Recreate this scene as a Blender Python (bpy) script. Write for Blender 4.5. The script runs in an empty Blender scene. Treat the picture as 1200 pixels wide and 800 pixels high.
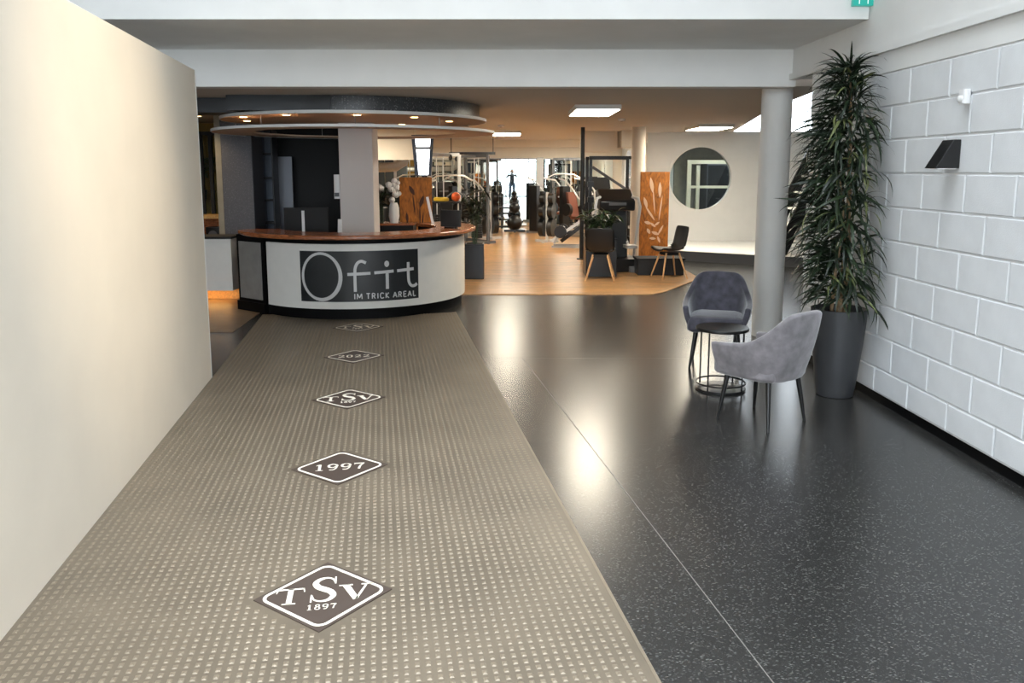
import bpy, bmesh, math, random
from mathutils import Vector, Matrix
random.seed(7)
PI = math.pi
scene = bpy.context.scene
C = scene.collection

# ------------------------------------------------------------------ camera
F_PX, CAM_H, PP_Y, HORIZON = 950.0, 1.72, 340.0, 200.0      # pixels of a 1200x800 frame
TH = math.atan((PP_Y - HORIZON) / F_PX)
cd = bpy.data.cameras.new('camera'); cam = bpy.data.objects.new('camera', cd); C.objects.link(cam)
cd.sensor_width = 36.0; cd.lens = F_PX / 1200 * 36; cd.shift_y = -(400 - PP_Y) / 1200
cam.location = (0, 0, CAM_H); cam.rotation_euler = (PI / 2 - TH, 0, 0)
cd.clip_start = 0.02; cd.clip_end = 300
scene.camera = cam

# ------------------------------------------------------------------ sky, daylight, exposure
w = bpy.data.worlds.new('world'); scene.world = w; w.use_nodes = True
bg = w.node_tree.nodes['Background']
bg.inputs[0].default_value = (0.985, 0.965, 1.0, 1); bg.inputs[1].default_value = 7.5
vs = scene.view_settings
vs.view_transform = 'Standard'; vs.look = 'None'; vs.gamma = 1.0; vs.use_curve_mapping = False
vs.exposure = 0.42
try:
    scene.cycles.use_denoising = True
    scene.cycles.max_bounces = 10; scene.cycles.diffuse_bounces = 5; scene.cycles.glossy_bounces = 5
    scene.cycles.transparent_max_bounces = 16; scene.cycles.sample_clamp_indirect = 6
except Exception: pass

def portal(name, loc, rot, sx, sy):
    l = bpy.data.lights.new(name, 'AREA'); l.shape = 'RECTANGLE'; l.size = sx; l.size_y = sy
    l.cycles.is_portal = True
    o = bpy.data.objects.new(name, l); C.objects.link(o); o.location = loc; o.rotation_euler = rot
portal('skylight_portal', (-0.5, 2.2, 4.93), (0, 0, 0), 5.2, 6.2)
portal('facade_portal', (-1.1, -4.56, 2.3), (-PI / 2, 0, PI), 7.4, 4.4)
portal('clerestory_portal', (6.0, 17.97, 3.3), (-PI / 2, 0, 0), 5.8, 1.3)
portal('added_roof_light_portal', (6.2, 19.6, 2.54), (0, 0, 0), 4.0, 2.0)
portal('arch_portal', (3.52, 23.6, 1.6), (0, PI / 2, 0), 1.4, 1.4)

# ------------------------------------------------------------------ pixel -> place
_c, _s = math.cos(TH), math.sin(TH)
def ray(px, py):
    u, v = px - 600, PP_Y - py
    return u, F_PX * _c + v * _s, -F_PX * _s + v * _c
def gz(px, py, z=0.0):
    d = ray(px, py); t = (z - CAM_H) / d[2]; return Vector((d[0] * t, d[1] * t, z))
def gy(px, py, Y):
    d = ray(px, py); t = Y / d[1]; return Vector((d[0] * t, Y, CAM_H + d[2] * t))

# ------------------------------------------------------------------ materials
def lin(c):
    return tuple(((v / 255) / 12.92 if v / 255 <= .04045 else ((v / 255 + .055) / 1.055) ** 2.4) for v in c) + (1,)
MATS = {}
def mat(name, col, rough=.5, metal=0., var=0., scale=8., bump=0., bscale=60., spec=None, sheen=0., coat=0., emit=None, estr=0., stretch=None):
    m = bpy.data.materials.new(name); m.use_nodes = True; nt = m.node_tree; b = nt.nodes['Principled BSDF']
    b.inputs['Base Color'].default_value = lin(col); b.inputs['Roughness'].default_value = rough; b.inputs['Metallic'].default_value = metal
    if spec is not None: b.inputs['Specular IOR Level'].default_value = spec
    if sheen: b.inputs['Sheen Weight'].default_value = sheen; b.inputs['Sheen Roughness'].default_value = .4
    if coat: b.inputs['Coat Weight'].default_value = coat; b.inputs['Coat Roughness'].default_value = .15
    if emit: b.inputs['Emission Color'].default_value = lin(emit); b.inputs['Emission Strength'].default_value = estr
    if var or bump:
        tc = nt.nodes.new('ShaderNodeTexCoord'); mp = nt.nodes.new('ShaderNodeMapping')
        if stretch: mp.inputs['Scale'].default_value = stretch
        nt.links.new(tc.outputs['Object'], mp.inputs['Vector'])
    if var:
        n = nt.nodes.new('ShaderNodeTexNoise'); n.inputs['Scale'].default_value = scale; n.inputs['Detail'].default_value = 6
        nt.links.new(mp.outputs['Vector'], n.inputs['Vector'])
        r = nt.nodes.new('ShaderNodeValToRGB')
        c0 = tuple(max(0, v * (1 - var)) for v in col); c1 = tuple(min(255, v * (1 + var)) for v in col)
        r.color_ramp.elements[0].position = .3; r.color_ramp.elements[1].position = .7
        r.color_ramp.elements[0].color = lin(c0); r.color_ramp.elements[1].color = lin(c1)
        nt.links.new(n.outputs['Fac'], r.inputs['Fac']); nt.links.new(r.outputs['Color'], b.inputs['Base Color'])
    if bump:
        n2 = nt.nodes.new('ShaderNodeTexNoise'); n2.inputs['Scale'].default_value = bscale; n2.inputs['Detail'].default_value = 4
        nt.links.new(mp.outputs['Vector'], n2.inputs['Vector'])
        bp = nt.nodes.new('ShaderNodeBump'); bp.inputs['Strength'].default_value = bump; bp.inputs['Distance'].default_value = .01
        nt.links.new(n2.outputs['Fac'], bp.inputs['Height']); nt.links.new(bp.outputs['Normal'], b.inputs['Normal'])
    MATS[name] = m; return m
def fleck(name, base, flecks, scale, thresh, rough, soft=.05, spec=.5, bump=0.):
    """base colour with scattered chips (terrazzo, speckled rubber)"""
    m = mat(name, base, rough, spec=spec); nt = m.node_tree; b = nt.nodes['Principled BSDF']
    tc = nt.nodes.new('ShaderNodeTexCoord')
    prev = None
    for k, (colr, sc, th) in enumerate(flecks):
        v = nt.nodes.new('ShaderNodeTexVoronoi'); v.inputs['Scale'].default_value = scale * sc; v.inputs['Randomness'].default_value = 1
        mp = nt.nodes.new('ShaderNodeMapping'); mp.inputs['Rotation'].default_value = (0, 0, .7 + k); mp.inputs['Scale'].default_value = (1, 1.7, 1)
        mp.inputs['Location'].default_value = (3.1 * k, 1.7 * k, 0)
        nt.links.new(tc.outputs['Object'], mp.inputs['Vector']); nt.links.new(mp.outputs['Vector'], v.inputs['Vector'])
        sep = nt.nodes.new('ShaderNodeSeparateColor'); nt.links.new(v.outputs['Color'], sep.inputs['Color'])
        r1 = nt.nodes.new('ShaderNodeMapRange'); r1.inputs['From Min'].default_value = th; r1.inputs['From Max'].default_value = th + .15
        nt.links.new(sep.outputs['Red'], r1.inputs['Value'])
        r2 = nt.nodes.new('ShaderNodeMapRange'); r2.inputs['From Min'].default_value = .42; r2.inputs['From Max'].default_value = .42 - soft
        nt.links.new(v.outputs['Distance'], r2.inputs['Value'])
        mu = nt.nodes.new('ShaderNodeMath'); mu.operation = 'MULTIPLY'
        nt.links.new(r1.outputs['Result'], mu.inputs[0]); nt.links.new(r2.outputs['Result'], mu.inputs[1])
        mx = nt.nodes.new('ShaderNodeMix'); mx.data_type = 'RGBA'
        mx.inputs['A'].default_value = lin(base); mx.inputs['B'].default_value = lin(colr)
        nt.links.new(mu.outputs['Value'], mx.inputs['Factor'])
        if prev: nt.links.new(prev.outputs['Result'], mx.inputs['A'])
        prev = mx
    nt.links.new(prev.outputs['Result'], b.inputs['Base Color'])
    return m
def woodmat(name, col, rough, scale=(1, 12, 12), var=.25, planks=None, coat=0.):
    m = mat(name, col, rough, coat=coat); nt = m.node_tree; b = nt.nodes['Principled BSDF']
    tc = nt.nodes.new('ShaderNodeTexCoord'); mp = nt.nodes.new('ShaderNodeMapping'); mp.inputs['Scale'].default_value = scale
    nt.links.new(tc.outputs['Object'], mp.inputs['Vector'])
    n = nt.nodes.new('ShaderNodeTexNoise'); n.inputs['Scale'].default_value = 3; n.inputs['Detail'].default_value = 8; n.inputs['Distortion'].default_value = 1.2
    nt.links.new(mp.outputs['Vector'], n.inputs['Vector'])
    r = nt.nodes.new('ShaderNodeValToRGB'); r.color_ramp.elements[0].position = .3; r.color_ramp.elements[1].position = .7
    r.color_ramp.elements[0].color = lin(tuple(v * (1 - var) for v in col)); r.color_ramp.elements[1].color = lin(tuple(min(255, v * (1 + var * .6)) for v in col))
    nt.links.new(n.outputs['Fac'], r.inputs['Fac']); out = r.outputs['Color']
    if planks:
        br = nt.nodes.new('ShaderNodeTexBrick'); br.inputs['Scale'].default_value = 1
        br.inputs['Brick Width'].default_value = planks[0]; br.inputs['Row Height'].default_value = planks[1]; br.inputs['Mortar Size'].default_value = .0015
        br.inputs['Color1'].default_value = (.75, .75, .75, 1); br.inputs['Color2'].default_value = (1.1, 1.05, 1, 1); br.inputs['Mortar'].default_value = (.45, .4, .35, 1)
        nt.links.new(tc.outputs['Object'], br.inputs['Vector'])
        mx = nt.nodes.new('ShaderNodeMix'); mx.data_type = 'RGBA'; mx.blend_type = 'MULTIPLY'; mx.inputs['Factor'].default_value = 1
        nt.links.new(out, mx.inputs['A']); nt.links.new(br.outputs['Color'], mx.inputs['B']); out = mx.outputs['Result']
    nt.links.new(out, b.inputs['Base Color']); return m
def glassmat(name, tint, refl=.12):
    m = bpy.data.materials.new(name); m.use_nodes = True; nt = m.node_tree; nt.nodes.clear()
    o = nt.nodes.new('ShaderNodeOutputMaterial'); t = nt.nodes.new('ShaderNodeBsdfTransparent'); g = nt.nodes.new('ShaderNodeBsdfGlossy')
    t.inputs['Color'].default_value = lin(tint); g.inputs['Roughness'].default_value = .02
    fr = nt.nodes.new('ShaderNodeFresnel'); fr.inputs['IOR'].default_value = 1.45
    mx = nt.nodes.new('ShaderNodeMixShader')
    nt.links.new(fr.outputs[0], mx.inputs[0]); nt.links.new(t.outputs[0], mx.inputs[1]); nt.links.new(g.outputs[0], mx.inputs[2])
    nt.links.new(mx.outputs[0], o.inputs[0]); MATS[name] = m; return m

M_white = mat('white_paint', (226, 226, 224), .6, var=.012, scale=3, bump=.04, bscale=180)
M_cream = mat('cream_plaster', (222, 212, 196), .65, var=.015, scale=2, bump=.05, bscale=220)
M_block = mat('painted_block', (218, 220, 222), .55, var=.02, scale=5, bump=.18, bscale=120)
M_mortar = mat('white_mortar', (232, 233, 234), .7, bump=.2, bscale=150)
M_black = mat('black_satin', (16, 16, 17), .35)
M_blackm = mat('black_matte', (20, 20, 21), .7)
M_plinth = mat('black_baseboard', (8, 8, 9), .6, spec=.15)
M_rubber = fleck('speckled_rubber', (38, 37, 36), [((84, 84, 81), 1.0, .42), ((68, 68, 66), 1.7, .5), ((104, 104, 101), 1.25, .8)], 60, .6, .27, soft=.3, spec=.65)
M_seam = mat('floor_weld', (104, 102, 96), .5)
M_mat = mat('taupe_metal_mat', (114, 103, 88), .42, metal=.25, var=.07, scale=2.2)
M_stud = mat('taupe_stud', (132, 120, 103), .42, metal=.25, var=.05, scale=2.)
M_logo = mat('logo_brown', (74, 62, 55), .45)
M_logoline = mat('logo_cream', (236, 228, 212), .5)
M_parquet = woodmat('parquet', (186, 144, 96), .28, (2, 14, 14), .22, planks=(.9, .11))
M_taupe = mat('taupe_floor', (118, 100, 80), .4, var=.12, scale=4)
M_ceil = mat('ceiling_paint', (202, 195, 187), .8)
M_cherry = woodmat('cherry_top', (160, 96, 58), .25, (3, 3, 20), .3, coat=.4)
M_panelw = mat('counter_white', (224, 222, 216), .35, var=.01)
M_panelg = mat('counter_grey_metal', (150, 148, 144), .4, metal=.3, var=.04)
M_sign = mat('sign_black', (30, 33, 35), .4)
M_signw = mat('sign_letter', (206, 206, 206), .4)
M_drum = fleck('hammered_drum', (58, 60, 63), [((140, 142, 144), 1.0, .5), ((98, 101, 104), 1.8, .5)], 55, .5, .32, soft=.3)
M_drumflat = mat('drum_flat', (58, 60, 63), .38, metal=.3)
M_soffit = mat('canopy_soffit', (206, 180, 156), .7)
M_terr = fleck('terrazzo_pillar', (80, 80, 86), [((120, 120, 124), 1.0, .5), ((58, 58, 62), 1.6, .55)], 70, .5, .5, soft=.3)
M_pillar = mat('pillar_white', (214, 208, 204), .6)
M_navy = mat('dark_shelf', (92, 100, 112), .5)
M_doorg = mat('grey_door', (138, 142, 150), .45)
M_velA = mat('dark_velvet', (64, 63, 72), .85, sheen=.6, var=.22, scale=14, bump=.12, bscale=300)
M_velB = mat('light_velvet', (116, 112, 115), .85, sheen=.6, var=.14, scale=14, bump=.12, bscale=300)
M_pot = mat('anthracite_pot', (52, 53, 55), .42, var=.03)
M_soil = mat('soil', (48, 36, 26), .95, bump=.6, bscale=60)
M_leaf = mat('leaf_dark', (27, 39, 25), .42, var=.35, scale=6, spec=.4)
M_leaf2 = mat('leaf_mid', (40, 58, 32), .4, var=.3, scale=6)
M_leaf3 = mat('leaf_dry', (104, 112, 66), .5, var=.3, scale=6)
M_trunk = mat('trunk', (140, 116, 88), .8, var=.25, scale=20, bump=.4, bscale=60)
M_corten = woodmat('corten', (168, 102, 36), .7, (6, 6, 2), .3)
M_cut = mat('cut_pale', (222, 190, 160), .6)
M_cutdark = mat('cut_dark', (70, 38, 18), .7)
M_legwood = woodmat('beech', (208, 164, 116), .45, (8, 8, 2), .12)
M_steel = mat('silver_steel', (206, 206, 204), .3, metal=.35)
M_steelm = mat('painted_silver', (170, 170, 168), .4, metal=.3)
M_grey = mat('machine_grey', (88, 90, 94), .5)
M_red = mat('red_upholstery', (170, 40, 40), .5)
M_brownu = mat('brown_upholstery', (110, 62, 46), .5)
M_yellow = mat('yellow_plastic', (226, 190, 50), .4)
M_orange = mat('orange_rubber', (226, 96, 40), .4)
M_teal = mat('exit_green', (30, 150, 138), .4, emit=(30, 160, 145), estr=.35)
M_exitw = mat('exit_white', (230, 240, 236), .4, emit=(230, 240, 236), estr=.4)
M_led = mat('led_diffuser', (255, 252, 244), .5, emit=(255, 244, 222), estr=36)
M_spotglow = mat('spot_lens', (255, 240, 210), .5, emit=(255, 214, 150), estr=5)
M_glow = mat('lightbox_white', (255, 255, 255), .5, emit=(244, 248, 255), estr=5)
M_blueframe = mat('dark_blue_frame', (40, 50, 66), .4)
M_yellowwall = mat('ochre_wall', (158, 126, 58), .7, var=.05)
M_oak = woodmat('oak', (200, 158, 96), .5, (8, 2, 8), .15)
M_mirror = mat('mirror_glass', (226, 234, 230), .015, metal=1.)
M_glass = glassmat('window_glass', (240, 246, 248))
M_frame = mat('window_frame', (120, 124, 128), .4, metal=.4)
M_creamframe = mat('cream_frame', (228, 222, 196), .5)
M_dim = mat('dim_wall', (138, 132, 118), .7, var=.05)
M_paper = mat('white_plastic', (230, 230, 230), .4)
M_pave = mat('paving', (150, 150, 146), .8, var=.08)
M_skin = mat('skin', (206, 160, 132), .6)
M_cloth = mat('dark_shirt', (36, 38, 44), .8)
M_jeans = mat('blue_jeans', (72, 84, 104), .85)
M_hair = mat('hair', (60, 44, 32), .8)
M_canvas = mat('flower_white', (226, 224, 220), .7)

# ------------------------------------------------------------------ mesh builder
class MB:
    def __init__(s): s.v = []; s.f = []; s.M = None
    def add(s, vs_, fs):
        o = len(s.v)
        s.v += [tuple(s.M @ Vector(p)) if s.M else tuple(p) for p in vs_]
        s.f += [tuple(o + i for i in f) for f in fs]; return s
    def box(s, x0, x1, y0, y1, z0, z1):
        return s.add([(x0, y0, z0), (x1, y0, z0), (x1, y1, z0), (x0, y1, z0), (x0, y0, z1), (x1, y0, z1), (x1, y1, z1), (x0, y1, z1)],
                     [(0, 3, 2, 1), (4, 5, 6, 7), (0, 1, 5, 4), (1, 2, 6, 5), (2, 3, 7, 6), (3, 0, 4, 7)])
    def rbox(s, x0, x1, y0, y1, z0, z1, r=.01, n=3):
        pts = []
        for cx, cy, a0 in ((x1 - r, y1 - r, 0), (x0 + r, y1 - r, PI / 2), (x0 + r, y0 + r, PI), (x1 - r, y0 + r, 3 * PI / 2)):
            for k in range(n + 1):
                a = a0 + PI / 2 * k / n; pts.append((cx + r * math.cos(a), cy + r * math.sin(a)))
        return s.prism(pts, z0, z1)
    def prism(s, poly, z0, z1):
        n = len(poly)
        return s.add([(x, y, z0) for x, y in poly] + [(x, y, z1) for x, y in poly],
                     [tuple(range(n))[::-1], tuple(range(n, 2 * n))] + [(i, (i + 1) % n, n + (i + 1) % n, n + i) for i in range(n)])
    def prismy(s, poly, y0, y1):          # polygon in x,z
        n = len(poly)
        return s.add([(x, y0, z) for x, z in poly] + [(x, y1, z) for x, z in poly],
                     [tuple(range(n)), tuple(range(n, 2 * n))[::-1]] + [(i, n + i, n + (i + 1) % n, (i + 1) % n) for i in range(n)])
    def prismx(s, poly, x0, x1):          # polygon in y,z
        n = len(poly)
        return s.add([(x0, y, z) for y, z in poly] + [(x1, y, z) for y, z in poly],
                     [tuple(range(n))[::-1], tuple(range(n, 2 * n))] + [(i, (i + 1) % n, n + (i + 1) % n, n + i) for i in range(n)])
    def frame_(s, p, q):
        d = (Vector(q) - Vector(p)).normalized(); u = Vector((0, 0, 1)) if abs(d.z) < .95 else Vector((0, 1, 0))
        a = d.cross(u).normalized(); b = a.cross(d); return a, b
    def cyl(s, p, q, r0, r1=None, n=12):
        r1 = r0 if r1 is None else r1; a, b = s.frame_(p, q); p = Vector(p); q = Vector(q)
        vs_ = []
        for c0, r in ((p, r0), (q, r1)):
            for k in range(n): t = 2 * PI * k / n; vs_.append(c0 + a * (r * math.cos(t)) + b * (r * math.sin(t)))
        return s.add(vs_, [tuple(range(n)), tuple(range(n, 2 * n))[::-1]] + [(i, n + i, n + (i + 1) % n, (i + 1) % n) for i in range(n)])
    def bar(s, p, q, w_, h=None):
        h = h or w_; a, b = s.frame_(p, q); p = Vector(p); q = Vector(q); vs_ = []
        for c0 in (p, q):
            for i, j in ((-1, -1), (1, -1), (1, 1), (-1, 1)): vs_.append(c0 + a * (i * w_ / 2) + b * (j * h / 2))
        return s.add(vs_, [(0, 1, 2, 3), (7, 6, 5, 4)] + [(i, 4 + i, 4 + (i + 1) % 4, (i + 1) % 4) for i in range(4)])
    def tube(s, pts, r, n=8, closed=False):
        P = [Vector(p) for p in pts]; m = len(P); rings = []; pa = None
        for i in range(m):
            d = ((P[(i + 1) % m] - P[i - 1]) if closed else (P[min(i + 1, m - 1)] - P[max(i - 1, 0)])).normalized()
            if pa is None:
                u = Vector((0, 0, 1)) if abs(d.z) < .9 else Vector((0, 1, 0)); a = d.cross(u).normalized()
            else: a = (pa - d * pa.dot(d)).normalized()
            pa = a; b = d.cross(a); rr = r[i] if isinstance(r, (list, tuple)) else r
            rings.append([P[i] + a * (rr * math.cos(2 * PI * k / n)) + b * (rr * math.sin(2 * PI * k / n)) for k in range(n)])
        vs_ = [p for g in rings for p in g]; fs = []
        for i in range(m if closed else m - 1):
            j = (i + 1) % m
            for k in range(n): fs.append((i * n + k, i * n + (k + 1) % n, j * n + (k + 1) % n, j * n + k))
        if not closed: fs += [tuple(range(n))[::-1], tuple((m - 1) * n + k for k in range(n))]
        return s.add(vs_, fs)
    def lathe(s, prof, n=32, c=(0, 0), cap=True):
        vs_ = []; fs = []
        for r, z in prof:
            for k in range(n): t = 2 * PI * k / n; vs_.append((c[0] + r * math.cos(t), c[1] + r * math.sin(t), z))
        for i in range(len(prof) - 1):
            for k in range(n): fs.append((i * n + k, i * n + (k + 1) % n, (i + 1) * n + (k + 1) % n, (i + 1) * n + k))
        if cap: fs += [tuple(range(n))[::-1], tuple((len(prof) - 1) * n + k for k in range(n))]
        return s.add(vs_, fs)
    def sphere(s, c0, r, n=16, m=10, sq=1):
        vs_ = [(c0[0], c0[1], c0[2] - r * sq)]
        for i in range(1, m):
            t = -PI / 2 + PI * i / m
            for k in range(n): vs_.append((c0[0] + r * math.cos(t) * math.cos(2 * PI * k / n), c0[1] + r * math.cos(t) * math.sin(2 * PI * k / n), c0[2] + sq * r * math.sin(t)))
        vs_.append((c0[0], c0[1], c0[2] + r * sq)); fs = []
        for k in range(n):
            fs.append((0, 1 + (k + 1) % n, 1 + k)); fs.append((len(vs_) - 1, 1 + (m - 2) * n + k, 1 + (m - 2) * n + (k + 1) % n))
            for i in range(m - 2): a = 1 + i * n; fs.append((a + k, a + (k + 1) % n, a + n + (k + 1) % n, a + n + k))
        return s.add(vs_, fs)
    def arc(s, R0, R1, a0, a1, z0, z1, n=48, c=(0, 0)):
        """curved slab, angle 0 = towards -y, positive towards +x"""
        full = abs(a1 - a0) >= 359.9; vs_ = []; fs = []; m = n if full else n + 1
        for i in range(m):
            a = math.radians(a0 + (a1 - a0) * i / n); sx, cy = math.sin(a), -math.cos(a)
            for R, z in ((R0, z0), (R1, z0), (R1, z1), (R0, z1)): vs_.append((c[0] + R * sx, c[1] + R * cy, z))
        for i in range(n):
            j = (i + 1) % m
            for k in range(4): fs.append((i * 4 + k, j * 4 + k, j * 4 + (k + 1) % 4, i * 4 + (k + 1) % 4))
        if not full: fs += [(0, 1, 2, 3), ((m - 1) * 4 + 3, (m - 1) * 4 + 2, (m - 1) * 4 + 1, (m - 1) * 4)]
        return s.add(vs_, fs)
    def grid(s, fn, nu, nv):
        vs_ = [fn(i / nu, j / nv) for i in range(nu + 1) for j in range(nv + 1)]
        return s.add(vs_, [(i * (nv + 1) + j, (i + 1) * (nv + 1) + j, (i + 1) * (nv + 1) + j + 1, i * (nv + 1) + j + 1) for i in range(nu) for j in range(nv)])
    def mesh(s, name, m, smooth=True, angle=35):
        me = bpy.data.meshes.new(name); me.from_pydata(s.v, [], s.f)
        bm = bmesh.new(); bm.from_mesh(me); bmesh.ops.recalc_face_normals(bm, faces=bm.faces); bm.to_mesh(me); bm.free()
        me.materials.append(m)
        if smooth:
            me.polygons.foreach_set('use_smooth', [True] * len(me.polygons)); me.set_sharp_from_angle(angle=math.radians(angle))
        return me
    def build(s, name, m, parent=None, bevel=0., loc=None, smooth=True, angle=35):
        o = bpy.data.objects.new(name, s.mesh(name, m, smooth, angle)); C.objects.link(o)
        if parent: o.parent = parent
        if loc is not None: o.location = loc
        if bevel:
            b = o.modifiers.new('bevel', 'BEVEL'); b.width = bevel; b.segments = 2; b.limit_method = 'ANGLE'; b.angle_limit = math.radians(40)
        return o
def tag(o, label, cat, group=None, kind=None):
    o['label'] = label; o['category'] = cat
    if group: o['group'] = group
    if kind: o['kind'] = kind
    return o
def thing(name, label, cat, loc=(0, 0, 0), rz=0., group=None, kind=None):
    o = bpy.data.objects.new(name, None); C.objects.link(o); o.location = loc; o.rotation_euler = (0, 0, rz); o.empty_display_size = .1
    return tag(o, label, cat, group, kind)
def inst(name, me, parent, loc=(0, 0, 0), rot=(0, 0, 0), sc=(1, 1, 1)):
    o = bpy.data.objects.new(name, me); C.objects.link(o); o.parent = parent; o.location = loc; o.rotation_euler = rot; o.scale = sc; return o
def dup(root, loc, rz, label=None):
    r = root.copy(); C.objects.link(r); r.location = loc; r.rotation_euler = (0, 0, rz)
    if label: r['label'] = label
    for ch in list(root.children):
        c_ = ch.copy(); C.objects.link(c_); c_.parent = r
        for g in ch.children: d = g.copy(); C.objects.link(d); d.parent = c_
    return r
def struct(name, mb, m, label, cat, parent=None, **k):
    return tag(mb.build(name, m, parent, **k), label, cat, kind='structure')

# ================================================================== SETTING
CEIL = 2.54
YAW = math.radians(9.3)
RD = Vector((-math.sin(YAW), math.cos(YAW), 0)); RN = Vector((math.cos(YAW), math.sin(YAW), 0))   # along / across the runner
R0 = Vector((-1.242, 5.98, 0)); RW = 1.155
def wx(Y): return 2.78 - .03 * (Y - 4.4)          # face of the block wall
def rp(a, b, z=0): return R0 + RD * a + RN * b + Vector((0, 0, z))

# floors
fl = struct('floor', MB().box(-9.5, 9.5, -5, 25.6, -.25, 0), M_rubber, 'black speckled rubber floor with pale welded seams', 'floor')
def seam(p, q, w_=.005):
    p = Vector((p[0], p[1], 0)); q = Vector((q[0], q[1], 0)); d = (q - p).normalized(); n = Vector((-d.y, d.x, 0)) * w_ / 2
    mb = MB(); mb.add([p - n, q - n, q + n, p + n], [(0, 1, 2, 3)]); mb.add([p - n + Vector((0, 0, .0008)), q - n + Vector((0, 0, .0008)), q + n + Vector((0, 0, .0008)), p + n + Vector((0, 0, .0008))], [(0, 1, 2, 3)])
    mb.build('weld_seam', M_seam, fl)
sa = Vector((.10, 7.34, 0)); seam(sa, sa - RD * 7.0)
seam((-.25, 7.34), (2.70, 7.34))
wood = struct('floor_parquet', MB().prism([(-1.4, 11.27), (1.95, 11.27), (2.16, 11.5), (3.02, 13.0), (3.02, 17.7), (4.0, 25.2), (-6.5, 25.2), (-6.5, 13.0), (-1.4, 13.0)], 0.0, .012), M_parquet, 'honey brown parquet floor of the gym', 'floor')
struct('trim_1', MB().prism([(-.9, 11.235), (1.97, 11.235), (2.19, 11.47), (3.06, 13.0), (3.02, 13.0), (2.16, 11.5), (1.95, 11.27), (-.9, 11.27)], 0.0, .014), M_legwood, 'pale edging strip along the parquet front', 'trim')
struct('floor_patch', MB().prism([(-6.5, 8.75), (-3.0, 8.55), (-3.3, 13.0), (-6.5, 13.0)], 0.0, .006), M_taupe, 'taupe floor patch left of the reception counter', 'floor')  # thin flat patch in mottled brown-beige over the base floor

# right block wall
YA, YB = -4.5, 7.45
wr = thing('wall_right', 'white painted block wall with pale mortar joints', 'wall', (0, 0, 0), kind='structure')
core = MB(); core.prism([(wx(YA) + .012, YA), (wx(YB) + .012, YB - .012), (wx(YB) + .26, YB - .012), (wx(YA) + .26, YA)], .07, 2.46); core.build('mortar_bed', M_mortar, wr)
wang = math.atan2(wx(YB) - wx(YA), YB - YA)       # x change along y
BL, BH, JT = .487, .24, .011
def block_mesh(L, H_, name):
    c_ = .006; T = .03; mb = MB()                   # front face at x=0, chamfered, body to +x ; local y = length
    y0, y1, z0, z1 = 0, L, 0, H_
    back = [(T, y0, z0), (T, y1, z0), (T, y1, z1), (T, y0, z1)]; mid = [(c_, y0, z0), (c_, y1, z0), (c_, y1, z1), (c_, y0, z1)]
    fr = [(0, y0 + c_, z0 + c_), (0, y1 - c_, z0 + c_), (0, y1 - c_, z1 - c_), (0, y0 + c_, z1 - c_)]
    fs = [(8, 9, 10, 11)] + [(i, (i + 1) % 4, 4 + (i + 1) % 4, 4 + i) for i in range(4)] + [(4 + i, 4 + (i + 1) % 4, 8 + (i + 1) % 4, 8 + i) for i in range(4)]
    mb.add(back + mid + fr, fs); return mb.mesh(name, M_block, False)
bm_cache = {}
def add_block(ya, yb, z0, z1):
    k = (round(yb - ya, 3), round(z1 - z0, 3))
    if k not in bm_cache: bm_cache[k] = block_mesh(k[0], k[1], 'block')
    o = inst('block', bm_cache[k], wr, (wx(ya) + random.uniform(-.0008, .0008), ya, z0), (0, 0, -wang))
lines = [.075, .26, .50, .74, .98, 1.22, 1.46, 1.70, 1.94, 2.18, 2.42]
for i in range(len(lines) - 1):
    off = 5.47 if i % 2 == 0 else 5.235              # row starting at 1.46 is index 6
    y = off - BL * 10
    while y < YB - .02:
        ya, yb = y + JT / 2, min(y + BL - JT / 2, YB)
        if yb - ya > .05: add_block(ya, yb, lines[i] + JT / 2, lines[i + 1] - JT / 2)
        y += BL
struct('baseboard_right', MB().prism([(wx(YA) + .02, YA), (wx(YB) + .02, YB - .01), (wx(YB) + .24, YB - .01), (wx(YA) + .24, YA)], 0, .07), M_plinth, 'black recessed base strip under the block wall', 'baseboard')
mb = MB(); mb.prism([(wx(YA), YA), (wx(YB), YB), (wx(YB) + .26, YB), (wx(YA) + .26, YA)], 2.425, 2.60)
struct('trim_2', mb, M_white, 'smooth white lintel strip on top of the block wall', 'trim', bevel=.004)
mb = MB(); mb.prism([(wx(YA) - .0, YA), (wx(8.1) - .0, 8.1), (wx(8.1) + .4, 8.1), (wx(YA) + .4, YA)], 2.60, 4.9)
mb.prism([(wx(YA) - .03, YA), (wx(8.0) - .03, 7.94), (wx(8.0) + .05, 7.94), (wx(YA) + .05, YA)], 2.575, 2.63)
struct('wall_right_upper', mb, M_white, 'white bulkhead wall overhanging the block wall', 'wall')

# beam stack over the reception
BX = wx(7) + .01
struct('wall_back_upper', MB().box(-9, BX - .0, 6.40, 6.62, 2.86, 4.9), M_white, 'bright white upper wall face above the entrance hall', 'wall')
struct('ceiling_soffit', MB().box(-9, BX, 6.62, 7.95, 2.86, 3.0), M_white, 'shaded white soffit between the two beams', 'ceiling')
struct('trim_3', MB().box(-9, BX, 7.95, 8.15, 2.515, 3.0), M_white, 'white lower beam face spanning to the round column', 'beam')
struct('ceiling', MB().prism([(-9, 8.15), (3.1, 8.15), (3.45, 11.0), (4.75, 17.82), (3.35, 17.82), (3.35, 25.1), (-9, 25.1)], CEIL, 2.75), M_ceil, 'low beige ceiling over reception and gym', 'ceiling')
col = thing('column', 'round white column beside the tall potted plant', 'column', (2.69, 8.42, 0), kind='structure')
MB().lathe([(.152, 0), (.152, CEIL)], 40).build('shaft', M_white, col)
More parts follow.
